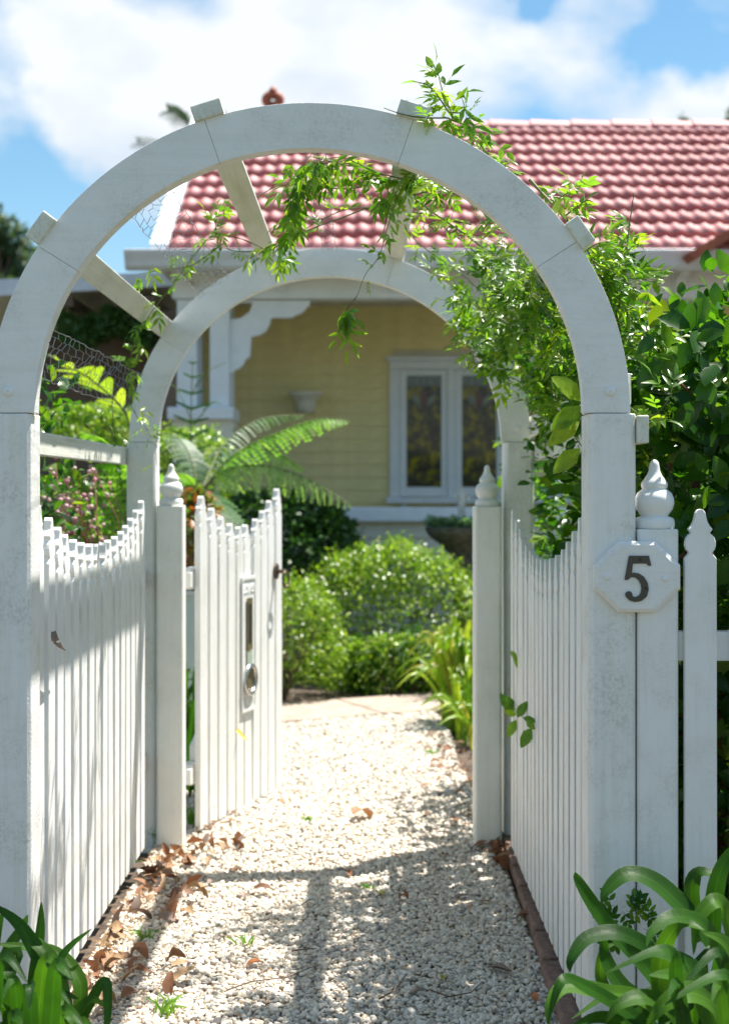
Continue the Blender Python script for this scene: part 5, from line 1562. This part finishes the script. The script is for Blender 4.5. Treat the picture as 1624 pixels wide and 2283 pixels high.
# the dangling sprig in the middle
RN([(905, 400, 3.75), (885, 440, 3.75), (865, 500, 3.75), (845, 570, 3.78), (815, 610, 3.8), (795, 660, 3.8), (775, 690, 3.8)], step=.030, size=.8, hang=.4, nper=1, r=.0014)
RN([(880, 410, 3.75), (870, 450, 3.75), (858, 500, 3.75), (850, 530, 3.75)], step=.014, size=.9, hang=.3)
RN([(795, 660, 3.8), (772, 690, 3.8), (765, 720, 3.8), (768, 745, 3.8)], step=.014, size=1.0, hang=.8, r=.0012)
RN([(1000, 395, 3.6), (950, 400, 3.6), (900, 395, 3.7), (870, 410, 3.75)], step=.012, size=1.0, nper=2)
RN([(1040, 440, 3.6), (980, 420, 3.7), (930, 410, 3.75)], step=.014)
# thin trail down the left
RN([(600, 560, 4.4), (530, 530, 4.35), (470, 530, 4.35), (440, 560, 4.4), (380, 640, 4.5), (335, 700, 4.6), (300, 760, 4.7), (285, 830, 4.8)], step=.020, size=.9, nper=1)
RN([(500, 540, 4.35), (430, 590, 4.35), (370, 600, 4.4), (310, 610, 4.4)], step=.022, size=.9, nper=1)
RN([(310, 740, 4.7), (290, 800, 4.75), (285, 870, 4.8), (300, 920, 4.85), (330, 960, 4.9)], step=.018, size=.85, nper=2, hang=.3)
RN([(490, 560, 4.3), (480, 500, 4.3), (500, 450, 4.3)], step=.020, size=.9)
RN([(245, 950, 4.4), (258, 990, 4.4), (250, 900, 4.4), (262, 860, 4.4)], step=.03, size=.7, nper=1)
RN([(330, 955, 4.9), (345, 990, 4.85), (350, 1040, 4.8)], step=.025, size=.7, nper=1)
P = np.array(VP); D = norm(np.array(VD)); U = norm(np.array(VU)); Sc = np.array(VS)
# biggest in view: nearest
leafy('vine', vine, CT, P, D, U, Sc, M_VINE, 300)
part('stems', stemsT, M_STEM, vine, smooth=True, kind='stuff')
# a broad leaf mass of the shrub coming through next to the right ring
n = 420
P = np.stack([rng.uniform(.56, .72, n), rng.uniform(3.6, 5.0, n), rng.uniform(1.30, 1.85, n)], 1)
P[:, 0] -= np.clip(P[:, 2]-1.6, 0, 1)*.3
leafy('vine', vine, OV, P, norm(rng.normal(0, .7, (n, 3))+np.array([-.4, -.3, 0])), norm(rng.normal(0, .4, (n, 3))+np.array([0, -.5, 1])), rng.uniform(.03, .055, n), M_HEDGE, 0)
n = 1500
P = np.stack([rng.uniform(.56, .76, n), rng.uniform(3.5, 5.0, n), rng.uniform(1.45, 1.92, n)], 1)
P[:, 0] -= np.clip(P[:, 2]-1.6, 0, 1)*.35
leafy('vine', vine, OV, P, norm(rng.normal(0, .7, (n, 3))), norm(rng.normal(0, .5, (n, 3))+np.array([0, -.2, 1])), rng.uniform(.03, .055, n), M_HEDGE, 0)
# single broad leaves that poke out beside the ring
bl = empty('leafy_shoot', (0.5, 3.5, 1.4), label='shoot with one large pale green leaf poking out inside the right of the front arch', cat='shoot')
for (a, b, s_) in (((1296, 895, 3.45), (1238, 835, 3.42), 1.0), ((1295, 905, 3.45), (1230, 955, 3.42), .9), ((1292, 1000, 3.45), (1235, 1050, 3.42), .9), ((1290, 940, 3.45), (1225, 985, 3.4), .8)):
    A_, B_ = PT(*a), PT(*b); ln = (B_-A_).length
    V0, F0 = OV[0]
    Rm = frames(np.array([tuple(B_-A_)]), np.array([[.2, -.9, .5]]))[0]
    V = (Rm @ (V0*ln*np.array([1, s_, 1])).T).T + np.array(A_) - np.array(root_off(bl))
    obj('leaf', fast_mesh('leaf', V, F0, np.full(len(F0), .1)), M_VINE, bl, (0, 0, 0))

# sprig poking through the right panel
sp = empty('leafy_sprig', PT(1150, 1600, 4.5), label='small leafy sprig poking out through the shaded right picket panel', cat='sprig')
items = [((1150, 1590), (1118, 1552), 4.45), ((1152, 1600), (1170, 1566), 4.40), ((1150, 1605), (1130, 1640), 4.42), ((1165, 1600), (1192, 1608), 4.38), ((1172, 1605), (1190, 1625), 4.36), ((1188, 1622), (1158, 1662), 4.36), ((1150, 1595), (1128, 1585), 4.43)]
mbs = MB(); RP = lambda x_, y_, k=1555: PT(x_, y_, k/(x_-812))
mbs.tube([RP(1132, 1530, 1640), RP(1140, 1560, 1600), RP(1150, 1590), RP(1170, 1602), RP(1188, 1622)], .0016, 5)
part('stem', mbs, M_STEM, sp)
for a, b, Y in items:
    ym = 1545/((a[0]+b[0])/2-812); A_ = PT(*a, ym); B_ = PT(*b, ym-.02); ln = (B_-A_).length
    V0, F0 = OV[1]
    Rm = frames(np.array([tuple(B_-A_)]), np.array([[-.3, -.9, .4]]))[0]
    V = (Rm @ (V0*ln).T).T + np.array(A_) - np.array(root_off(sp))
    obj('leaf', fast_mesh('leaf', V, F0, np.full(len(F0), random.random())), M_VINE, sp, (0, 0, 0))
o = strap(None, [PT(1140, 1452, 4.70), PT(1147, 1466, 4.66), PT(1152, 1490, 4.62)], .016, M_VINE, 'leaf_tip', fold=.1); props(o, 'single green leaf tip caught between pickets above the leafy sprig', 'leaf')
o = strap(None, [PT(512, 1610, 5.62), PT(530, 1630, 5.60), PT(552, 1652, 5.56)], .016, M_YEL, 'leaf_tip', fold=.2); props(o, 'yellow strap leaf tip poking out through the open gate', 'leaf')
o = strap(None, [PT(x_, y_, k_/(812-x_)) for x_, y_, k_ in ((119, 1408, 2290), (124, 1430, 2270), (133, 1444, 2270), (147, 1452, 2285))], .016, M_GREY, 'dry_leaf', fold=.5); props(o, 'curled brown leaf caught on the left picket panel', 'leaf')
# little dark vine in front of the right post
sv = empty('leafy_sprig', PT(1400, 2050, 3.1), label='dark little sprig of small leaves in front of the right front arch post', cat='sprig')
n = 16
P = np.array([tuple(PT(random.uniform(1355, 1465), random.uniform(2010, 2085), 3.08)) for _ in range(n)])
leafy('x', sv, [compound(2, OVL)], P, norm(rng.normal(0, 1, (n, 3))*np.array([1, .3, 1])), norm(np.tile(np.array([[0, -1, .3]]), (n, 1))), np.full(n, .8), M_HEDGE, n)
mb = MB(); mb.tube([PT(1418, 2120, 3.12), PT(1414, 2070, 3.12), PT(1408, 2030, 3.11), PT(1400, 2100, 3.1)], .0012, 4); part('stem', mb, M_STEM, sv)

# ------------------------------------------------------------------ dry leaves, straw, tufts
def dryleaf_mesh(seed, star=False):
    rs = random.Random(seed)
    n = 7; vs = []; fs = []
    cu = rs.uniform(.3, 1.1)*rs.choice((-1, 1)); tw_ = rs.uniform(-.8, .8); fo_ = rs.uniform(.3, 1.2)
    for i in range(n):
        u = i/(n-1); w = .22*math.sin(math.pi*min(1, u*.94+.04))**.8*(1+.15*rs.uniform(-1, 1))
        if star: w = (.16+.16*abs(math.sin(u*9)))*math.sin(math.pi*min(1, u*.94+.04))**.5
        z_ = abs(cu)*.28*math.sin(u*math.pi*.9)*(1 if cu > 0 else .3) + .03
        for s_ in (-1, 0, 1):
            vs.append((u-.5, s_*w, z_ + abs(s_)*w*fo_*.8 + s_*tw_*.18*(u-.5)))
    for i in range(n-1):
        a = 3*i; fs += [(a, a+3, a+4, a+1), (a+1, a+4, a+5, a+2)]
    return fast_mesh('dry_leaf', np.array(vs), np.array(fs), np.full(len(fs), rs.random()))
DM = [dryleaf_mesh(s_) for s_ in range(9)]
for m_ in DM: m_.materials.append(M_DRY)
def gpos(px, py):
    Y = EYE*F/(py-1093); return Vector((WX(px, Y), Y, 0.0))
def put_leaf(pos, size, label, group=None, mesh=None, tilt=.25, mat=None, zoff=0.024):
    me_ = mesh or random.choice(DM)
    if mat is not None:
        me_ = me_.copy(); me_.materials.clear(); me_.materials.append(mat)
    o = bpy.data.objects.new('dry_leaf', me_); COL.objects.link(o)
    o.location = (pos[0], pos[1], pos[2]+zoff); o.scale = (size,)*3
    o.rotation_euler = (random.gauss(0, tilt), random.gauss(0, tilt), random.uniform(0, 6.28))
    props(o, label, 'leaf', group); return o
for k in range(115):
    t_ = random.random()**.9
    Y = 3.35 + t_*1.75
    x_ = -0.735 + abs(random.gauss(0, .075))*(1+.8*math.sin(Y*9)) + .02
    if t_ > .8: x_ += random.uniform(0, .12)
    zn = 0 if Y < 3.9 else (1 if Y < 4.55 else 2)
    put_leaf((x_, Y, random.uniform(0, .02)), random.uniform(.028, .080), ['brown dry leaf in the near end of the drift beside the bottom left strap leaves', 'brown dry leaf in the middle of the drift along the left picket panel', 'brown dry leaf in the far end of the drift by the left gate post'][zn], ['dry leaves at the near end of the drift', 'dry leaves in the middle of the drift', 'dry leaves at the far end of the drift'][zn], tilt=.55, mat=random.choice([None, None, None, M_GREY, M_DRY2]))
for k in range(20):
    put_leaf((random.uniform(.40, .50), random.uniform(4.75, 5.08), random.uniform(0, .02)), random.uniform(.035, .07), 'dry leaf heaped in the corner at the foot of the right gate post', 'dry leaves by the right gate post', tilt=.5)
for k in range(22):
    put_leaf((random.uniform(-.68, -.50), random.uniform(5.15, 5.7), random.uniform(0, .01)), random.uniform(.03, .06), 'dry leaf on the ground beneath the gate hinges', 'dry leaves beneath the gate hinges', tilt=.4)
for k in range(70):
    put_leaf((random.uniform(.22, .56), random.uniform(5.3, 7.4), random.uniform(0, .01)), random.uniform(.03, .055), 'small dry leaf scattered in front of the yellow-green clump', 'dry leaves scattered beyond the gate', tilt=.3)
single = [(805, 1838, .11, 'large curled brown leaf with pointed lobes alone in the middle of the path', None, True), (990, 1922, .05, 'small brown leaf near the edge of the shade at the right of the path', None, False),
 (778, 1965, .06, 'tan leaf lying on its edge at the far edge of the shadow band', M_DRY, False), (520, 1958, .06, 'pale brown leaf on the sunny gravel left of the centre', M_DRY, False),
 (568, 2172, .045, 'small orange-brown leaf beside a twig in the sunny patch', M_RUST, False), (240, 2168, .10, 'large tan leaf beside the bottom left strap leaves', M_DRY, False),
 (1028, 2020, .06, 'dark brown leaf on the shaded gravel right of the centre', M_GREY, False), (1112, 2185, .07, 'broad grey-brown leaf in the shade near the brick edging', M_GREY, False),
 (990, 2205, .05, 'olive yellow leaf lying in the shade near the bottom', M_OLIVE, False), (946, 1940, .03, 'tiny rust-coloured leaf close to the shadow line', M_RUST, False),
 (1170, 2070, .055, 'tan leaf leaning against the brick edging', M_DRY, False), (1082, 2030, .05, 'flat brown leaf left of the brick edging', M_DRY, False), (1045, 2042, .03, 'little orange leaf between the two brown ones', M_RUST, False),
 (550, 2020, .05, 'muted pinkish-brown leaf just below the shadow band', M_GREY, False), (630, 1800, .04, 'reddish leaf on the gravel in front of the gate', M_RUST, False), (850, 2010, .05, 'green-brown leaf standing in the shadow band', M_OLIVE, False),
 (690, 2035, .05, 'pale grey leaf where the two shadow bands cross', M_PALE, False), (900, 2025, .05, 'brown leaf flat in the shade at mid path', M_DRY, False), (1190, 2250, .05, 'orange-yellow leaf at the end of the brick edging', M_RUST, False), (930, 2235, .05, 'dark curled leaf beside a bent twig near the bottom', M_GREY, False),
 (1000, 1700, .04, 'small dry leaf on the far sunny gravel', M_DRY, False), (660, 1780, .035, 'second small leaf beside the gate foot', M_DRY, False), (470, 1985, .05, 'brown leaf at the left end of the shadow band', M_GREY, False)]
SM_ = dryleaf_mesh(77, True); SM_.materials.append(M_DRY)
for px, py, s_, lb, mt, st in single:
    put_leaf(gpos(px, py), s_, lb, None, SM_ if st else None, .15, mt)
# straw and twigs
V = []; Fs = []; T = []
for k in range(1500):
    if random.random() < .6: x_ = -0.735+abs(random.gauss(0, .10)); y_ = random.uniform(3.2, 5.2)
    else: x_ = random.uniform(-.7, .47); y_ = random.uniform(3.3, 5.4)
    a = random.uniform(0, 6.28); l = random.uniform(.015, .05); c = Vector((x_, y_, random.uniform(.022, .03)))
    d_ = Vector((math.cos(a), math.sin(a), random.uniform(-.15, .15)))*l; s_ = Vector((-math.sin(a), math.cos(a), 0))*.0009
    b0 = len(V); V += [tuple(c-s_), tuple(c+s_), tuple(c+d_+s_), tuple(c+d_-s_)]; Fs.append((b0, b0+1, b0+2, b0+3)); T.append(random.random())
obj('straw', fast_mesh('straw', np.array(V), np.array(Fs), np.array(T)), M_STRAW, None, label='loose straw and dry needles strewn over the gravel', cat='straw', kind='stuff')
tw_l = [([(505, 2235), (560, 2215), (640, 2205), (700, 2180)], 'long thin twig on the gravel right of the leaf drift'), ([(845, 2255), (880, 2235), (905, 2200)], 'short bent twig in the shade near the bottom'), ([(650, 2145), (690, 2140), (705, 2140)], 'short straight twig where the shadow bands cross'), ([(960, 2235), (1000, 2250), (1050, 2240), (1075, 2215)], 'curved dark twig in the shade near the bottom right'), ([(575, 2200), (600, 2185)], 'small twig beside the orange-brown leaf')]
for l, lb in tw_l:
    mb = MB(); mb.tube([gpos(*p_)+Vector((0, 0, .03)) for p_ in l], .0022, 5, .0012); part('twig', mb, M_BARK, label=lb, cat='twig')
def tuft(px, py, n, h, lb, pos=None):
    c = gpos(px, py) if pos is None else Vector(pos)
    e = empty('grass_tuft', (c.x, c.y, .01), label=lb, cat='grass')
    V = []; Fs = []; T = []
    for k in range(n):
        a = random.uniform(0, 6.28); sp_ = random.uniform(.3, 1.2)*h
        b = Vector((random.gauss(0, .01), random.gauss(0, .01), 0)); d_ = Vector((math.cos(a), math.sin(a), 0))*sp_
        vs, fs = strap_mesh([b, b+d_*.4+Vector((0, 0, h*.6)), b+d_+Vector((0, 0, h*random.uniform(.5, 1)))], random.uniform(.003, .006), per=3)
        b0 = len(V); V += [tuple(v) for v in vs]; Fs += [tuple(i+b0 for i in f_) for f_ in fs]; T += [random.random()]*len(fs)
    obj('blades', fast_mesh('blades', np.array(V), np.array(Fs), np.array(T)), M_GRASS, e, (0, 0, 0))
tuft(548, 2120, 10, .035, 'small grass tuft in the sunny gravel left of the centre')
tuft(370, 2275, 16, .05, 'grass tuft at the bottom edge of the path on the left')
tuft(690, 1840, 12, .03, 'tiny weed tuft in front of the open gate')
tuft(330, 1890, 16, .07, 'grass growing at the foot of the left gate post')
tuft(275, 1960, 16, .07, 'grass growing under the left picket panel')
tuft(320, 2105, 14, .04, 'grass tuft among the drifted brown leaves')
tuft(820, 1995, 8, .03, 'thin weed standing in the shadow band at mid path')
tuft(960, 1690, 14, .04, 'low green weed on the far right of the gravel')
tuft(1110, 1850, 8, .08, 'dry weed in the corner behind the right gate post')
tuft(620, 1640, 12, .04, 'weed at the foot of the paved strip')
tuft(430, 1850, 20, .09, 'grasses between the left gate post and the gate foot')

# ------------------------------------------------------------------ trees behind
def tree(c, top, rx, n, leaf, label, name='tree', group=None, mat=M_FARTREE, rz=None):
    e = empty(name, (c[0], c[1], 0), label=label, cat='tree', group=group)
    rz = rz or rx*1.1
    cz = top-rz
    mb = MB(); mb.tube([(c[0], c[1], -.1), (c[0]+.1, c[1], cz*.6), (c[0]-.1, c[1], cz+rz*.5)], .16, 8, .05)
    cl = []
    for k in range(26):
        d_ = Vector((random.gauss(0, 1), random.gauss(0, 1), random.gauss(0, 1))).normalized()*random.uniform(.45, .85)
        q_ = Vector((c[0]+d_.x*rx, c[1]+d_.y*rx, cz+d_.z*rz)); cl.append(q_)
        mb.tube([(c[0], c[1], cz-rz*.5), Vector((c[0], c[1], cz-rz*.2)).lerp(q_, .5), q_], .05, 5, .015)
    part('trunk', mb, M_BARK, e)
    idx = rng.integers(0, len(cl), n)
    C = np.array([tuple(v) for v in cl])[idx]
    P = C + norm(rng.normal(size=(n, 3)))*(rng.uniform(.2, 1, (n, 1))**.5)*np.array([rx, rx, rz])*.34
    D = norm(rng.normal(size=(n, 3))); U = norm(rng.normal(0, .5, (n, 3))+np.array([0, 0, 1]))
    leafy(name, e, SM, P, D, U, rng.uniform(leaf*.6, leaf, n), mat, 0, massname='crown')
tree((WX(5, 34), 34), WZ(455, 34), 1.15, 9000, .22, 'grey-green tree rising above the carport roof at the far left', group='trees behind the house', rz=1.7)
tree((WX(-130, 36), 36), WZ(520, 36), 1.4, 6000, .22, 'bushy tree at the very left edge beyond the carport', group='trees behind the house')
tree((WX(1665, 38), 38), WZ(225, 38), 1.0, 5000, .2, 'dark tree top peeping over the roof ridge at the right edge', group='trees behind the house')
tree((WX(1518, 40), 40), WZ(262, 40), .35, 900, .16, 'very small tree tip just above the roof ridge', group='trees behind the house')
def palm(c, top, label, fr):
    e = empty('palm_tree', (c[0], c[1], 0), label=label, cat='palm tree', group='palms behind the house')
    mb = MB(); mb.tube([(c[0], c[1], -.1), (c[0], c[1], top)], .11, 8, .07); part('trunk', mb, M_BARK, e)
    t0 = Vector((c[0], c[1], top))
    for tip in fr:
        v = tip - t0; V = []; Fs = []; T = []
        mid = t0 + v*.5 + Vector((0, 0, v.length*.12))
        cv = catmull([t0, mid, tip], 6)
        sd = v.normalized().cross(Vector((0, 1, 0))); n = 17
        for k in range(n):
            u = .25 + .75*k/(n-1); f_ = u*(len(cv)-1); i_ = min(int(f_), len(cv)-2); p_ = cv[i_].lerp(cv[i_+1], f_-i_)
            for s_ in (-1, 1):
                d_ = (sd*s_*.75 + v.normalized()*.9 + Vector((0, random.gauss(0, .25), -.15))).normalized()
                l = .30*(1.1-u*.45)
                vs, fs = strap_mesh([p_, p_+d_*l*.5+Vector((0, 0, .01)), p_+d_*l+Vector((0, 0, -.05))], .022, per=2)
                b0 = len(V); V += [tuple(x-t0) for x in vs]; Fs += [tuple(i+b0 for i in f__) for f__ in fs]; T += [random.random()]*len(fs)
        off = t0 - Vector((c[0], c[1], 0))
        o = obj('frond', fast_mesh('frond', np.array(V), np.array(Fs), np.array(T)), M_FARTREE, e, off, kind='stuff')
        mb = MB(); mb.tube([x-t0 for x in cv], .014, 5, .005); obj('stalk', mb.mesh('stalk'), M_BARK, o, (0, 0, 0))
palm((WX(432, 24), 24), WZ(292, 24), 'palm with feathery fronds just left of the white gable edge', [PT(*q) for q in ((375, 248, 24), (400, 262, 24.4), (500, 262, 24.2), (470, 250, 24), (380, 320, 24.5), (500, 320, 23.8))])
palm((WX(420, 27), 27), WZ(372, 27), 'smaller distant palm tip left of the gable', [PT(*q) for q in ((308, 318, 27), (322, 345, 27.4), (350, 330, 27), (470, 320, 27), (500, 360, 26.8))])
